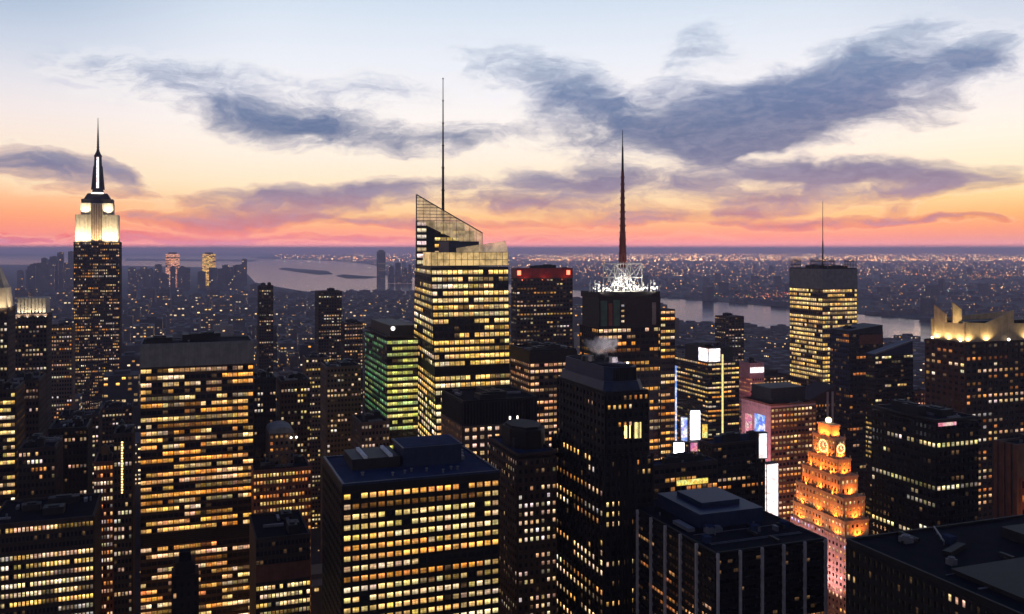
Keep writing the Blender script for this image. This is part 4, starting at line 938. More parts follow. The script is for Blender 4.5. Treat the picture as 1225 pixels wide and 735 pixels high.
# red-lit block with picture screen side
b = Bld('office_tower', 'block with pink side wall carrying a blue picture sign and red window rows in front', 922, 976, 640, 486, xbl=887, seed=38)
X0, X1, D = -b.w/2, b.w/2, b.d/2; h = b.h
b.part('wall', 'pink_stone').prism([(X0, -D), (X1, -D), (X1, D), (X0, D)], 0, h)
b.facade((X0, -D), (X1, -D), 0, h-1.5, 12, round(h/3.9), pw=.72, ph=.5, lit=.86, pal=ORG+[(1, .62, .25)], run=2.2, gain=.85, frame='red_brick', depth=.35)
pn = b.part('side_panel', 'pink_stone')
for k in range(9): zz = mixx(20, h-3, k/8); pn.prism([(X0-.35, -D), (X0-.02, -D), (X0-.02, D), (X0-.35, D)], zz-.3, zz+.3)
b.extra('picture_sign', 'screen_blue', lambda m: m.prism([(X0-.8, -D+6), (X0-.4, -D+6), (X0-.4, -D+18), (X0-.8, -D+18)], h-24, h-8)); b.extra('picture_sign', 'screen_pink', lambda m: m.prism([(X0-.8, -D+22), (X0-.4, -D+22), (X0-.4, D-6), (X0-.8, D-6)], h-34, h-10))
b.part('roof_block', 'dark_metal').prism([(X0+6, -D+8), (X1-3, -D+8), (X1-3, D-4), (X0+6, D-4)], h+.2, h+11); b.roof(h, plant=3, wall='red_brick'); b.finish(100)
for t in (.25, .7):
    p = b.wpt(X0-22, mixx(-D, D, t)); q = b.wpt(X0, mixx(-D, D, t)); flood(p[0], p[1], h-45, q[0], q[1], h-14, 16000, (1, .42, .50), 130)
# tall white screen at its foot
b = Bld('screen_tower', 'tall bright white advertising screen standing at the foot of the pink block', 917, 931, 560, 556, d=5, seed=39, cat='sign')
X0, X1, D = -b.w/2, b.w/2, b.d/2
b.part('frame', 'dark_metal').prism([(X0, -D), (X1, -D), (X1, D), (X0, D)], 0, b.h+.5)
b.extra('screen', 'screen_white', lambda m: m.prism([(X0+.4, -D-.4), (X1-.4, -D-.4), (X1-.4, -D-.02), (X0+.4, -D-.02)], b.z(618), b.h)); b.extra('screen', 'screen_white', lambda m: m.prism([(X0-.4, -D+.3), (X0-.02, -D+.3), (X0-.02, D-.3), (X0-.4, D-.3)], b.z(618), b.h)); b.finish(0)

# times-square signs
def sign(label, x0, x1, Y, y0, y1, mat, frame='dark_metal'):
    bb = Bld('advertising_screen', label, x0, x1, Y, y0, d=3, cat='sign', rot=rad(8))
    X0, X1, D = -bb.w/2, bb.w/2, bb.d/2; zb = bb.z(y1)
    bb.part('frame', frame).prism([(X0-.5, -D), (X1+.5, -D), (X1+.5, D), (X0-.5, D)], zb-.6, bb.h+.6)
    bb.part('post', frame).box(X0*.6, 0, 0, 1, 1, zb-.4); bb.part('post', frame).box(X1*.6, 0, 0, 1, 1, zb-.4)
    bb.extra('screen', mat, lambda m: m.prism([(X0, -D-.4), (X1, -D-.4), (X1, -D-.02), (X0, -D-.02)], zb, bb.h)); bb.finish(0)
sign('dazzling tall white screen below the block with the gold light strip', 826, 837, 600, 492, 526, 'screen_glare')
sign('small dazzling white screen above the yellow-signed low block', 806, 818, 520, 530, 543, 'screen_glare')
sign('narrow blue picture screen left of the dazzling tall screen', 815, 822, 610, 500, 528, 'screen_blue')
sign('small yellow screen right of the dazzling tall screen', 840, 846, 620, 508, 524, 'screen_yellow')
sign('little pink screen under the dazzling tall screen', 826, 834, 560, 530, 540, 'screen_pink')
for px, py, Y, tx, c_, e_ in ((831, 508, 590, (845, 495, 845), (.8, .85, 1), 60000), (812, 536, 512, (800, 556, 442), (.9, .9, 1), 16000), (828, 520, 590, (870, 520, 850), (1, .5, .8), 40000)):
    p, q = W(px, py, Y), W(*tx); flood(p[0], p[1], p[2], *q, e_, c_, 110, 1.5)  # spots added to throw the screens' coloured spill onto nearby walls
sign('slim pale screen on the right end of the dark flat block', 908, 917, 470, 519, 548, 'screen_white')

# low block with yellow sign
b = Bld('office_block', 'low block with long yellow sign strip and mauve roof, above the pale-piered block', 782, 858, 440, 560, xbl=770, seed=40)
X0, X1, D = -b.w/2, b.w/2, b.d/2; h = b.h
b.office(0, h, 12, round(h/4.5), 'FL', wall='dark_stone', pw=.8, ph=.45, lit=.35, pal=WARM+ORG, run=3, gain=.6, frame='dark_stone')
xa = b.lx(809); xb = b.lx(846); b.extra('sign', 'screen_yellow', lambda m: m.prism([(xa, -D-.8), (xb, -D-.8), (xb, -D-.42), (xa, -D-.42)], b.z(580), b.z(574)))
b.roof(h, plant=4, mat='roof_pale'); b.finish(100)
b = Bld('office_block', 'dark flat-roofed block with few lit windows, between yellow sign and white screens', 852, 915, 470, 534, xbl=838, seed=41)
X0, X1, D = -b.w/2, b.w/2, b.d/2; h = b.h
lf = lambda k, n, p: .6 if n-k in (5, 6) else .08
b.office(0, h, 11, round(h/4), 'FL', wall='black_metal', pw=.7, ph=.4, lit=.1, pal=ORG+PALE, run=2, gain=.7, frame='black_metal', litfn=lf)
b.part('roof_block', 'blue_metal').prism([(X0+4, -D+4), (X1-4, -D+4), (X1-4, D-6), (X0+4, D-6)], h+.2, h+4); b.roof(h, plant=3, mat='roof_pale'); b.finish(100)

# dark towers, right of the gold one
b = Bld('office_tower', 'dark blue-black tower with slightly sloping top in front of the pale gold tower', 1016, 1056, 760, 396, xbl=993, seed=42)
X0, X1, D = -b.w/2, b.w/2, b.d/2; h = b.h
b.part('wall', 'dark_metal').prism([(X0, -D), (X1, -D), (X1, D), (X0, D)], 0, [h, h+4, h+4, h])
b.facade((X0, -D), (X1, -D), 0, h-2, 10, 40, pw=.85, ph=.5, lit=.05, pal=ORG, gain=.4, frame='dark_metal'); b.facade((X0, D), (X0, -D), 0, h-2, 12, 40, pw=.85, ph=.5, lit=.04, pal=ORG, gain=.4, frame='blue_metal')
b.roof(h-1, x0=X0+2, x1=X1-2, y0=-D+2, y1=D-2, plant=2, par=0); b.extra('roof_sign', 'red_brick', lambda m: m.prism([(X0+10, -D-.5), (X1-1, -D-.5), (X1-1, -D-.4), (X0+10, -D-.4)], h-12, h-4)); b.finish(60)
b = Bld('office_tower', 'dark glass slab with wedge-shaped top and bright window bands low down', 1047, 1092, 700, 424, xbl=1036, seed=43)
X0, X1, D = -b.w/2, b.w/2, b.d/2; h = b.h; z2 = b.z(408, X1)
b.part('wall', 'blue_metal').prism([(X0, -D), (X1, -D), (X1, D), (X0, D)], 0, [h, z2, z2, h])
lf = lambda k, n, p: .9 if 14 < n-k < 22 else .12
b.facade((X0, -D), (X1, -D), 0, h-1, 12, round(h/3.7), pw=.92, ph=.5, lit=.2, pal=YEL+PALE, run=4, gain=.75, litfn=lf, frame='dark_metal'); b.facade((X0, D), (X0, -D), 0, h-1, 8, round(h/3.7), pw=.92, ph=.5, lit=.2, pal=YEL, run=3, gain=.6, litfn=lf, frame='dark_metal')
b.part('roof_edge', 'steel').hexa([(X0, -D-.5, h-.4), (X1, -D-.5, z2-.4), (X1, -D+1, z2-.4), (X0, -D+1, h-.4), (X0, -D-.5, h+.8), (X1, -D-.5, z2+.8), (X1, -D+1, z2+.8), (X0, -D+1, h+.8)]); b.finish(100)
b = Bld('office_tower', 'mauve building with sloping roof and pale vertical stripes behind the orange stepped tower', 968, 1000, 740, 466, xbl=944, seed=44)
X0, X1, D = -b.w/2, b.w/2, b.d/2; h = b.h
b.part('wall', 'dark_stone').prism([(X0, -D), (X1, -D), (X1, D), (X0, D)], 0, [h-9, h+2, h+2, h-9])
b.facade((X0, -D), (X1, -D), 0, h-12, 9, 30, pw=.5, ph=.5, lit=.15, pal=ORG, gain=.4, frame='dark_stone'); b.facade((X0, D), (X0, -D), 0, h-12, 9, 30, pw=.5, ph=.5, lit=.1, pal=ORG, gain=.4, frame='dark_stone')
for k in range(2): x = X1-4-5*k; b.extra('stripe', 'pale_pier', lambda m, x=x: m.prism([(x-.9, -D-.9), (x+.9, -D-.9), (x+.9, -D-.42), (x-.9, -D-.42)], 0, h-3))
b.finish(60)

# left side group
def simple(name, label, xl, xr, Y, top, d=30, xbl=None, faces='FL', cols=8, fh=3.9, n=100, seed=1, wall='dark_stone', frame=None, plant=3, tank=0, mat='roof_tar', sc=None, kwL=None, roofwall=None, **kw):
    b = Bld(name, label, xl, xr, Y, top, d=d, xbl=xbl, seed=seed)
    kw.setdefault('pw', .6); kw.setdefault('ph', .5); kw['lit'] = min(.92, kw.get('lit', .4)*1.4+.04); kw['gain'] = kw.get('gain', .8)*1.15
    b.office(0, b.h, cols, max(3, round(b.h/fh)), faces, wall=wall, frame=frame or wall, side_cols=sc, kwL=kwL, **kw)
    b.roof(b.h, plant=plant, tank=tank, mat=mat, wall=roofwall or wall); b.finish(n); return b
b = simple('office_tower', 'slim tower with a glowing white ribbed crown left of the tallest stepped tower', 17, 56, 760, 378, d=30, faces='FR', cols=9, n=60, seed=51, lit=.16, pal=PALE, gain=.5)
X0, X1, D = -b.w/2, b.w/2, b.d/2; h = b.h; m = MB(); z2 = b.z(357)
m.prism([(X0+2, -D+2), (X1-1, -D+2), (X1-1, D-2), (X0+2, D-2)], h, z2)
m.build('crown', 'limestone', b.e); m = MB(); crown_flutes(m, X0+2, X1-1, -D+2, h, z2, 8, 1.5, 1.0); m.build('crown_fin', 'limestone', b.e)
for t in (.12, .4, .7, .95): p = b.wpt(mixx(X0, X1, t), -D-2.5); q = b.wpt(mixx(X0, X1, t), -D+2); flood(p[0], p[1], h-1, q[0], q[1], h+9, 5600, (1, .86, .6), 140)
b = simple('office_tower', 'tower cut by the left edge with a pale lit tip like a narrow pyramid', -32, 9, 620, 372, d=30, faces='FR', cols=9, n=60, seed=52, lit=.2, pal=PALE, gain=.5, plant=0)
X0, X1, D = -b.w/2, b.w/2, b.d/2; h = b.h; m = MB(); q4 = lambda f: [(X0*f, -D*f), (X1*f, -D*f), (X1*f, D*f), (X0*f, D*f)]
m.prism(q4(.95), h, b.z(345), q4(.8)); m.prism(q4(.75), b.z(345), b.z(320), q4(.3)); m.build('crown', 'limestone', b.e)
p = b.wpt(X1*.6, -D-8); q = b.wpt(X1*.5, -D); flood(p[0], p[1], h-2, q[0], q[1], h+20, 16000, (1, .78, .45), 130)
p = b.wpt(X1+8, -D*.3); q = b.wpt(X1, 0); flood(p[0], p[1], h-2, q[0], q[1], h+20, 16000, (1, .78, .45), 130)
simple('office_tower', 'dark tower with short rosy window rows just in front of the white-crowned slim tower', 8, 46, 560, 458, d=34, faces='FR', cols=10, seed=53, lit=.35, pal=PALE, gain=.6, run=2, litfn=lambda k, n, p: .75 if n-k in (2, 3, 10, 11, 14, 15, 20) else .15)
simple('office_tower', 'tower at the left edge with yellow ribbon windows stacked down its corner', -26, 18, 470, 470, d=30, faces='FR', cols=9, seed=54, lit=.62, pal=YEL, gain=.9, pw=.9, run=2.5)
simple('office_block', 'broad low block with cream window grid in the bottom left corner', -14, 112, 380, 632, d=40, faces='FR', cols=26, seed=55, lit=.72, pal=YEL+PALE, gain=.95, pw=.66, run=5, litfn=lambda k, n, p: 1.0 if n-k in (1, 4, 5, 6) else (.1 if n-k in (2, 3) else p))
simple('office_block', 'dark stub tower with scattered windows standing behind the bottom left block', 22, 66, 450, 540, d=30, faces='FR', cols=9, seed=56, lit=.3, pal=PALE+ORG, gain=.7)
simple('office_block', 'slim red brick block with pink and orange windows left of the amber slab', 112, 139, 460, 556, d=24, faces='FR', cols=7, seed=57, wall='red_brick', lit=.55, pal=PALE+ORG, gain=.75, run=1.5, tank=1)
b = simple('office_tower', 'thin black tower with a bright column of stairwell windows near the amber slab', 136, 158, 430, 522, d=24, faces='FR', cols=5, seed=58, lit=.05, pal=PALE, gain=.5)
x = b.lx(146); b.extra('stairwell_window', 'lamp_warm', lambda m: [m.prism([(x-.35, -b.d/2-.6), (x+.35+.15*(k % 2), -b.d/2-.6), (x+.35+.15*(k % 2), -b.d/2-.42), (x-.35, -b.d/2-.42)], mixx(b.z(590), b.z(527), k/20), mixx(b.z(590), b.z(527), k/20)+.75) for k in range(20)])
simple('office_tower', 'tall black tower rising between the left edge group and the thin stairwell tower', 58, 104, 520, 516, d=30, faces='FR', cols=10, seed=59, lit=.08, pal=PALE, gain=.5, wall='black_metal')
simple('office_tower', 'dark tower with pale pairs of windows at the foot of the tallest stepped tower', 70, 118, 760, 500, d=30, faces='FR', cols=12, seed=60, lit=.3, pal=PALE, gain=.6)
simple('office_tower', 'dim tower with pale stacked windows between stepped tower and amber slab', 122, 158, 820, 490, d=26, faces='FR', cols=9, seed=61, lit=.3, pal=PALE, gain=.55)
simple('office_tower', 'brownish mid-rise with peach windows right of the white-crowned slim tower', 58, 86, 880, 392, d=26, faces='FR', cols=9, seed=62, lit=.35, pal=PALE+ORG, gain=.5, wall='brown_stone')
b = Bld('spire_tower', 'small black stepped tower silhouetted against the amber slab', 205, 238, 395, 690, d=12, seed=63); q4 = lambda f: [(-b.w/2*f, -b.d/2*f), (b.w/2*f, -b.d/2*f), (b.w/2*f, b.d/2*f), (-b.w/2*f, b.d/2*f)]
b.part('wall', 'black_metal').prism(q4(1), 0, b.h); b.part('wall', 'black_metal').prism(q4(.72), b.h, b.h+5); b.part('roof', 'roof_tar').prism(q4(.45), b.h+5, b.h+9, q4(.4)); b.facade((-b.w/2, -b.d/2), (b.w/2, -b.d/2), 0, b.h-2, 4, 25, pw=.4, ph=.5, lit=.04, pal=PALE, gain=.5, frame='black_metal'); b.finish(60)

# between the slab and the flat-roofed block
b = Bld('dome_tower', 'grey tower with low rounded top between the amber slab and flat-roofed block', 322, 352, 520, 505, d=22, seed=64)
X0, X1, D = -b.w/2, b.w/2, b.d/2; h = b.h
b.office(0, h-7, 5, round(h/3.9), 'F', wall='brown_stone', pw=.5, ph=.5, lit=.4, pal=ORG, gain=.7, frame='brown_stone')
arc = [(X0+(X1-X0)*(.5-.5*cos(pi*k/14)), 0, h-7+3.4*sin(pi*k/14)) for k in range(15)]
mm = b.part('barrel_top', 'grey_stone'); n_ = len(arc); i0 = len(mm.v); mm.v += [(p[0], -D, p[2]) for p in arc]+[(p[0], D, p[2]) for p in arc]
mm.f += [tuple(range(i0, i0+n_)), tuple(range(i0+2*n_-1, i0+n_-1, -1))]+[(i0+k, i0+n_+k, i0+n_+k+1, i0+k+1) for k in range(n_-1)]+[(i0+n_-1, i0+2*n_-1, i0+n_, i0)]; mm.c += [None]*(n_+2)
b.extra('roof_lamp', 'lamp_white', lambda m: [m.ball((X1-2+3*k, -D-2, h-9.5), .7, 8, 6) for k in range(2)]); b.finish(60)
simple('office_block', 'brick block crowded with orange windows in the gap beside the amber slab', 303, 372, 505, 566, d=30, faces='F', cols=18, seed=65, wall='red_brick', lit=.72, pal=ORG+YEL, gain=.85, run=1.6, tank=2)
b = simple('office_block', 'low block with dark roof, rust-red band and cream windows beside the foreground block', 306, 371, 405, 648, d=40, faces='F', cols=14, seed=66, lit=.55, pal=YEL, gain=.95, pw=.75, litfn=lambda k, n, p: 0 if n-k < 5 else .75)
b.extra('brick_band', 'red_brick', lambda m: m.prism([(-b.w/2, -b.d/2-.9), (b.w/2, -b.d/2-.9), (b.w/2, -b.d/2-.42), (-b.w/2, -b.d/2-.42)], b.z(693), b.z(673)))
simple('office_tower', 'brown tower with few lit windows left of the green-lit tower', 391, 432, 700, 441, d=30, cols=10, seed=67, wall='brown_stone', lit=.14, pal=PALE, gain=.6, run=1.5)
b = simple('office_tower', 'slender dark tower rising above the hazy rooftops, second of the mid-distance pair', 381, 409, 1120, 350, d=30, cols=9, seed=68, lit=.22, pal=PALE, gain=.4, n=0)
b = simple('apartment_tower', 'thin dark apartment tower rising above hazy rooftops right of the amber slab', 310, 327, 1150, 343, d=20, cols=6, seed=69, lit=.10, pal=PALE, gain=.4, n=0)
simple('office_tower', 'dim tower with yellow glow near its top, above the round-topped tower', 336, 371, 640, 458, d=26, cols=9, seed=70, lit=.3, pal=PALE+YEL, gain=.55, run=1.5, wall='dark_stone')
simple('office_tower', 'tan mid-rise with lit penthouse left of the brown tower', 366, 394, 820, 430, d=24, cols=8, seed=71, lit=.3, pal=YEL, gain=.6, run=1.5, wall='brown_stone')
simple('office_tower', 'dark tower standing against the right side of the amber slab', 304, 330, 620, 455, d=26, cols=7, seed=72, lit=.12, pal=PALE, gain=.5, wall='black_metal')
simple('office_tower', 'hazy tower with peach upper windows right of the slender dark tower', 412, 434, 1080, 388, d=26, cols=7, seed=73, lit=.4, pal=PALE+ORG, gain=.45, n=0)
simple('office_block', 'brick block with small pale windows between the flat-roofed block and green-lit tower', 432, 466, 560, 508, d=30, cols=8, seed=74, lit=.35, pal=PALE, gain=.5, run=1.4, wall='brown_stone')
simple('office_tower', 'dark tower with grey top peeping out right of the sign-topped block', 868, 890, 1250, 380, d=26, cols=6, seed=75, lit=.12, pal=PALE, gain=.4, n=0)
simple('office_block', 'grey mid-rise just behind the sign-topped block by the river', 815, 855, 1300, 420, d=40, cols=10, seed=76, lit=.06, pal=PALE, gain=.4, n=0, wall='grey_stone')
simple('office_block', 'magenta-tinged block wedged between the wedge-topped slab and finned tower', 1094, 1112, 760, 470, d=30, cols=5, seed=77, lit=.4, pal=[(1, .3, .3), (1, .5, .3)], gain=.5, n=60, wall='red_brick')
simple('office_block', 'mid-rise with scattered pink lights right of the pink sign tower', 912, 946, 1000, 452, d=36, cols=8, seed=78, lit=.3, pal=ORG, gain=.45, n=0)

# ================================================================== STEAM
def steam_mat():
    m, t, p = newmat('steam'); t.n.remove(p); o = t.n['Material Output']; v = t.node('ShaderNodeVolumePrincipled'); v.inputs['Color'].default_value = (1, .97, .98, 1); v.inputs['Anisotropy'].default_value = .35
    tc_ = t.node('ShaderNodeTexCoord'); n = t.noise(tc_.outputs['Object'], .24, 6.0, .65, .8).outputs['Fac']
    gr = t.node('ShaderNodeTexGradient', gradient_type='SPHERICAL'); mp = t.node('ShaderNodeMapping'); mp.vector_type = 'TEXTURE'; t.l.new(tc_.outputs['Object'], mp.inputs['Vector']); mp.inputs['Scale'].default_value = (13, 10, 8); t.l.new(mp.outputs[0], gr.inputs[0])
    t.put(v.inputs['Density'], t.math('MULTIPLY', t.maprange(t.math('ADD', t.math('MULTIPLY', gr.outputs['Fac'], 1.7), t.math('MULTIPLY', t.math('SUBTRACT', n, .78), 2.6)), 0.0, .9), .5)); t.l.new(v.outputs[0], o.inputs['Volume'])
steam_mat(); m = MB(); m.ball((0, 0, 0), 13, 24, 14, .62); o = m.build('steam', 'steam', None, (0, 0, 0)); o.location = (STEAM[0], STEAM[1], STEAM[2]+5); props(o, 'pale puff of steam above the black stepped tower', 'steam', kind='stuff')

# ================================================================== THE CITY BEYOND
R = random.Random(4)
def free(x, y, r):
    for fx, fy, fr, fh in FOOT:
        if (x-fx)**2+(y-fy)**2 < (fr+r)**2: return False
    return True
def inpoly(x, y, poly):
    c = False; j = len(poly)-1
    for i in range(len(poly)):
        (xi, yi), (xj, yj) = poly[i], poly[j]
        if (yi > y) != (yj > y) and x < (xj-xi)*(y-yi)/(yj-yi)+xi: c = not c
        j = i
    return c
def city_box(mb, pm, x, y, w, d, h, rr, lit, size=1.0, steps=True, gain=.4):
    """solid with setbacks in mb, lit panes in pm"""
    def q(a, c): return (x+CR*a-SR*c, y+SR*a+CR*c)
    tiers = [(1.0, h)]
    if steps and h > 45 and rr.random() < .6: tiers = [(1.0, h*rr.uniform(.45, .7)), (rr.uniform(.6, .85), h)]
    z0 = LZ
    for f, z1 in tiers:
        a, c = w/2*f, d/2*f; mb.prism([q(-a, -c), q(a, -c), q(a, c), q(-a, c)], z0-(.5 if z0 > LZ else 0), z1)
        for side in (0, 1, 2):
            L = w*f if side == 0 else d*f
            n = max(2, int(L/(4.2*size))); rows = max(1, int((z1-z0)/(4.2*size)))
            for k in range(rows):
                for j in range(n):
                    if rr.random() > lit: continue
                    u0 = -L/2+L*(j+.2)/n; u1 = u0+L*.6/n; zb = z0+(z1-z0)*(k+.25)/rows; zt_ = zb+2.0*size
                    if zt_ > z1-.5: continue
                    g = gain*rr.choice((.25, .5, 1, 1, 1.6)); p = rr.choice(PALE+WARM); col = tuple(v*g for v in p)
                    if side == 0: A, B = q(u0, -c-.3), q(u1, -c-.3)
                    elif side == 1: A, B = q(-a-.3, -u0), q(-a-.3, -u1)
                    else: A, B = q(a+.3, u0), q(a+.3, u1)
                    pm.quad((*A, zb), (*B, zb), (*B, zt_), (*A, zt_), col)
    a, c = w/2*tiers[-1][0], d/2*tiers[-1][0]
    mb.prism([q(-a*.4, -c*.4), q(a*.5, -c*.4), q(a*.5, c*.3), q(-a*.4, c*.3)], h-.3, h+rr.uniform(3, 6))
LAND = [(0, 168, 'left of the amber slab'), (168, 305, 'above the roof of the amber slab'), (305, 440, 'between the amber slab and the green-lit tower'), (440, 495, 'beside the green-lit tower'),
        (495, 620, 'behind the yellow glass tower'), (620, 700, 'beside the red-capped tower'), (700, 810, 'behind the antenna tower'), (810, 950, 'between the antenna tower and the pale gold tower'),
        (950, 1110, 'beside the pale gold tower'), (1110, 1300, 'behind the tower with floodlit fins')]
def zone(px):
    for a, c, t in LAND:
        if a <= px < c: return t
    return 'at the edge of the view'
MATN = {'far_stone': 'grey stone', 'far_dark': 'dark', 'far_pale': 'pale', 'brown_stone': 'brown'}
# lots of the street grid, nearest first
lots = []
for iu in range(-3, 48):
    for iv in range(-34, 40):
        u, v = 420+iu*95+R.uniform(-12, 12), iv*72+R.uniform(-10, 10)
        x, y = CR*v-SR*u, SR*v+CR*u
        if y < 430: continue
        px = 612.5+F*x/y
        if not (-40 < px < 1265): continue
        if not inpoly(x, y, near_shore): continue
        lots.append((y, x, px))
lots.sort()
cands = []
for y, x, px in lots:
    w_, d_ = R.uniform(34, 60), R.uniform(36, 64)
    if y < 1000: h = R.uniform(25, 75)
    elif y < 2000: h = R.choice((R.uniform(30, 70), R.uniform(40, 95), R.uniform(60, 125)))
    else: h = R.choice((R.uniform(14, 30), R.uniform(18, 45), R.uniform(18, 45), R.uniform(40, 80)))
    if px > 800: h = min(h, R.uniform(16, 60)); 
    if px > 820 and y > 1700: h = R.uniform(12, 26)
    if 310 < px < 500 and y > 2600: h = min(h, 40)
    if not free(x, y, .5*sqrt(w_*w_+d_*d_)*.75): continue
    cands.append((x, y, w_, d_, h, px))
# downtown cluster on the horizon
for k in range(58):
    px = R.choice((R.uniform(150, 300), R.uniform(20, 90), R.uniform(145, 290))); Y = R.uniform(5600, 6600); py = 300+R.choice((R.uniform(6, 22), R.uniform(10, 26))) if not 185 < px < 268 else 300+R.uniform(16, 27)
    if 60 < px < 150: py = 300+R.uniform(-6, 14)
    x, y, z = W(px, py, Y); cands.append((x, y, R.uniform(28, 60), R.uniform(30, 60), max(50, z*R.choice((.7, .85, 1, 1))), px))
# screen size decides which become objects of their own
cands.sort(key=lambda c: -(c[2]*c[4])/(c[1]**2) if c[1] > 700 else -(c[2]*c[4])/(c[1]**2)*.15)
NOBJ = 225
mass = MB(); massw = MB(); used = {}
SIZES = ['low', 'squat', 'mid-height', 'tall', 'very tall']
for i, (x, y, w_, d_, h, px) in enumerate(cands):
    lit = .30 if y < 1500 else .22 if y < 4500 else .07; sz = 1.0 if y < 1000 else (1.5 if y < 2600 else 2.4)
    if i < NOBJ:
        mat = R.choice(('far_stone', 'far_dark', 'far_dark', 'far_pale', 'brown_stone')); mb, pm = MB(), MB()
        lv = R.choice((.4, 1.0, 1.0, 1.9)); city_box(mb, pm, x, y, w_, d_, h, R, lit*lv, sz, gain=.95)
        o = mb.build('distant_building' if y > 1500 else 'city_building', mat, None, (x, y, LZ))
        if pm.f and y < 1000:
            fs = sorted(range(len(pm.f)), key=lambda k: -pm.v[pm.f[k][0]][2]); more = MB()
            for q, k in enumerate(fs):
                a4 = [pm.v[j] for j in pm.f[k]]
                if q < 60: one = MB(); one.quad(*a4, pm.c[k]); wd = one.build('window', 'window_glass', o, a4[0]); wd.location = (a4[0][0]-x, a4[0][1]-y, a4[0][2]-LZ)
                else: more.quad(*a4, pm.c[k])
            pm = more
        if pm.f: wd = pm.build('window', 'window_glass', o); wd.location = (-x, -y, -LZ); wd['kind'] = 'stuff'
        size = SIZES[0 if h < 28 else 1 if h < 50 else 2 if h < 80 else 3 if h < 130 else 4]
        dist = 'nearby' if y < 1000 else 'midway' if y < 1800 else 'far off' if y < 4500 else 'on the horizon'
        litw = 'few lights' if lv < .6 else 'scattered lights' if lv < 1.5 else 'many lights'
        lab = '%s %s block, %s, %s, %s' % (size, MATN[mat], litw, dist, zone(px))
        used.setdefault(lab, []).append(o); props(o, lab, 'building')
    else: city_box(mass, massw, x, y, w_, d_, h, R, lit*.8, sz, steps=False, gain=.9)
for lab, os_ in used.items():
    for o in os_: o['group'] = 'city buildings ' + lab.split(' lights, ')[1]
o = mass.build('distant_rooftops', 'far_stone'); props(o, 'sea of small dark rooftops between the towers and out to the river', 'buildings', kind='stuff')
ww = massw.build('window', 'window_glass', o); ww['kind'] = 'stuff'
# two golden buildings of the downtown skyline
for xl, xr, top, col, lab in ((242, 258, 304, (1, .55, .12), 'glowing golden block on the horizon, right of the other downtown towers'), (198, 215, 304, (1, .42, .22), 'rosy lit tower on the horizon left of the golden block')):
    b = Bld('downtown_tower', lab, xl, xr, 6200, top, d=50, seed=xl)
    b.office(0, b.h, 8, 40, 'F', wall='far_stone', pw=.9, ph=.7, lit=.95, pal=[col], gain=1.3, dim=.1, fvar=.1, frame='far_stone', depth=.5)
    b.part('roof', 'far_dark').box(0, 0, b.h, b.w*.6, b.d*.6, 10); b.finish(0)

# far shore: low town and its lamps
town = MB(); lamps = MB()
def lamp(x, y, z, s, col): 
    lamps.quad((x-s, y, z-s), (x+s, y, z-s), (x+s, y, z+s), (x-s, y, z+s), col); lamps.quad((x, y-s, z-s), (x, y+s, z-s), (x, y+s, z+s), (x, y-s, z+s), col)
for k in range(2600):
    py = 300+R.choice((R.uniform(7, 30), R.uniform(10, 60), R.uniform(20, 90))); px = R.uniform(430, 1240); x, y = G(px, py, LZ)
    if not inpoly(x, y, far_land): continue
    s = R.uniform(18, 55); hh = R.uniform(8, 26) if R.random() < .96 else R.uniform(40, 110)
    town.box(x, y, LZ-.5, s, R.uniform(18, 60), hh, R.choice((.35, .9, ROT)))
props(town.build('far_town', 'far_stone'), 'low hazy town spread over the far shore of the river', 'town', kind='stuff')
for k in range(8500):
    t = R.random()
    py = 300+(4.8+9*R.random()**1.6 if t < .62 else R.uniform(10, 92) if t < .85 else R.uniform(14, 34)); px = R.uniform(330, 1245)
    if t < .62 and px < 640 and R.random() < .55: continue
    x, y = G(px, py, LZ)
    if not inpoly(x, y, far_land): continue
    s = y/F*R.choice((.18, .24, .28, .4)); g = R.choice((.5, .9, 1.4, 2.6)); col = R.choice(((1, .42, .10), (1, .46, .14), (1, .55, .22), (1, .30, .08), (1, .66, .36)))
    lamp(x, y, LZ+24+s, s, tuple(v*g*(8.0 if t < .62 else 3.4)*min(1.0, .25+y/20000) for v in col))
for px, py, n, col in ((930, 359, 60, (1, .30, .10)), (880, 362, 30, (1, .5, .2)), (1120, 352, 14, (1, .85, .8)), (1180, 334, 60, (1, .4, .12)), (1000, 322, 60, (1, .6, .3)), (380, 315, 26, (1, .72, .5)), (370, 313, 30, (1, .75, .55)), (470, 322, 18, (1, .8, .6))):
    for k in range(n):
        x, y = G(px+R.gauss(0, 24), py+R.gauss(0, 2.0), LZ); s = y/F*.3
        if y > 0 and (inpoly(x, y, far_land) or py < 330): lamp(x, y, LZ+24+s, s, tuple(v*R.uniform(.8, 3.0) for v in col))
props(lamps.build('town_lights', 'window_glass'), 'thousands of tiny amber lamps dotted over the far shore', 'lights', kind='stuff')
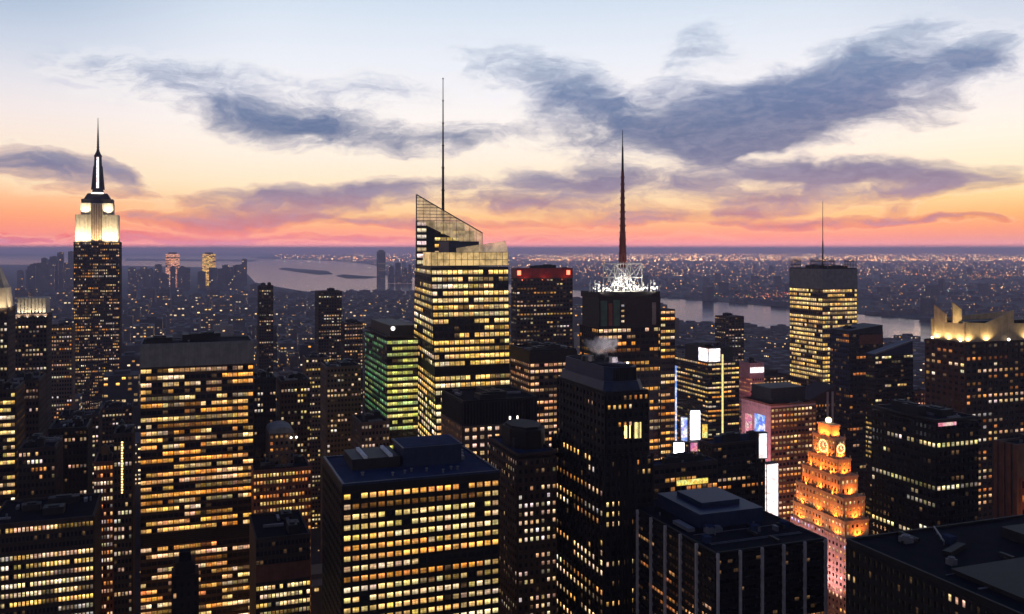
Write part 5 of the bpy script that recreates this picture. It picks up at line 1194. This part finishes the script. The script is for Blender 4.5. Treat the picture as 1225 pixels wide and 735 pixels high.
# street lamps in the canyons
sl = MB()
for k in range(2200):
    x, y = R.uniform(-1800, 1500), R.choice((R.uniform(380, 1200), R.uniform(500, 3400)))
    if not inpoly(x, y, near_shore): continue
    s = .5 if y < 1200 else y/F*.35; g = R.choice((.6, 1.2, 2.2)); col = R.choice(((1, .5, .16), (1, .62, .3), (1, .8, .6)))
    z_ = LZ+8+s
    sl.quad((x-s, y, z_-s), (x+s, y, z_-s), (x+s, y, z_+s), (x-s, y, z_+s), tuple(v*g for v in col))
props(sl.build('street_lights', 'window_glass'), 'tiny warm street lamps glinting deep between the buildings', 'lights', kind='stuff')
for px, Y in ((340, 500), (345, 430), (310, 460), (150, 470), (120, 420), (640, 520), (600, 560), (690, 520), (60, 470), (20, 520), (385, 640), (420, 620), (800, 520), (880, 560), (930, 620), (1000, 640), (1090, 560), (660, 640), (460, 900), (780, 760), (1180, 500)):
    l = bpy.data.lights.new('street_glow', 'POINT'); l.energy = 26000; l.color = (1, .5, .18); l.shadow_soft_size = 2
    o = bpy.data.objects.new('street_lamp', l); COL.objects.link(o); o.location = ((px-612.5)/F*Y, Y, 16)
# slim tower on the far bank
b = Bld('downtown_tower', 'single slim tower on the far shore of the harbour by the glass tower', 452, 461, 7600, 301, d=45, seed=90); b.office(0, b.h, 6, 30, 'F', wall='far_dark', pw=.7, ph=.5, lit=.12, pal=PALE, gain=.4, frame='far_dark', depth=.5); b.part('roof', 'far_dark').box(0, 0, b.h, b.w*.6, b.d*.6, 12); b.finish(0)
for k, (px, top, wd) in enumerate(((468, 319, 9), (476, 315, 7), (484, 321, 10), (490, 317, 6))):
    m = MB(); pm = MB(); x, y, z = W(px, top, 7000); city_box(m, pm, x, y, wd*5, 45, z, R, .12, 2.2, gain=.5); o = m.build('distant_building', 'far_dark', None, (x, y, LZ))
    wv = pm.build('window', 'window_glass', o) if pm.f else None
    if wv: wv.location = (-x, -y, -LZ); wv['kind'] = 'stuff'
    props(o, ('broad', 'narrow tall', 'low wide', 'thin')[k]+' hazy tower in the far-bank cluster left of the yellow glass tower', 'building', 'far bank towers')

# ================================================================== HAZE
hm, t, p = newmat('haze'); t.n.remove(p); v = t.node('ShaderNodeVolumePrincipled'); v.inputs['Color'].default_value = (.62, .64, 1.0, 1); v.inputs['Density'].default_value = 6.2e-5; v.inputs['Anisotropy'].default_value = 0.68
t.l.new(v.outputs[0], t.n['Material Output'].inputs['Volume'])
m = MB(); m.box(0, 10000, -4.0, 146000, 150000, 462.0)
props(m.build('haze', 'haze'), 'thin violet dusk haze over the whole city', 'haze', kind='stuff')
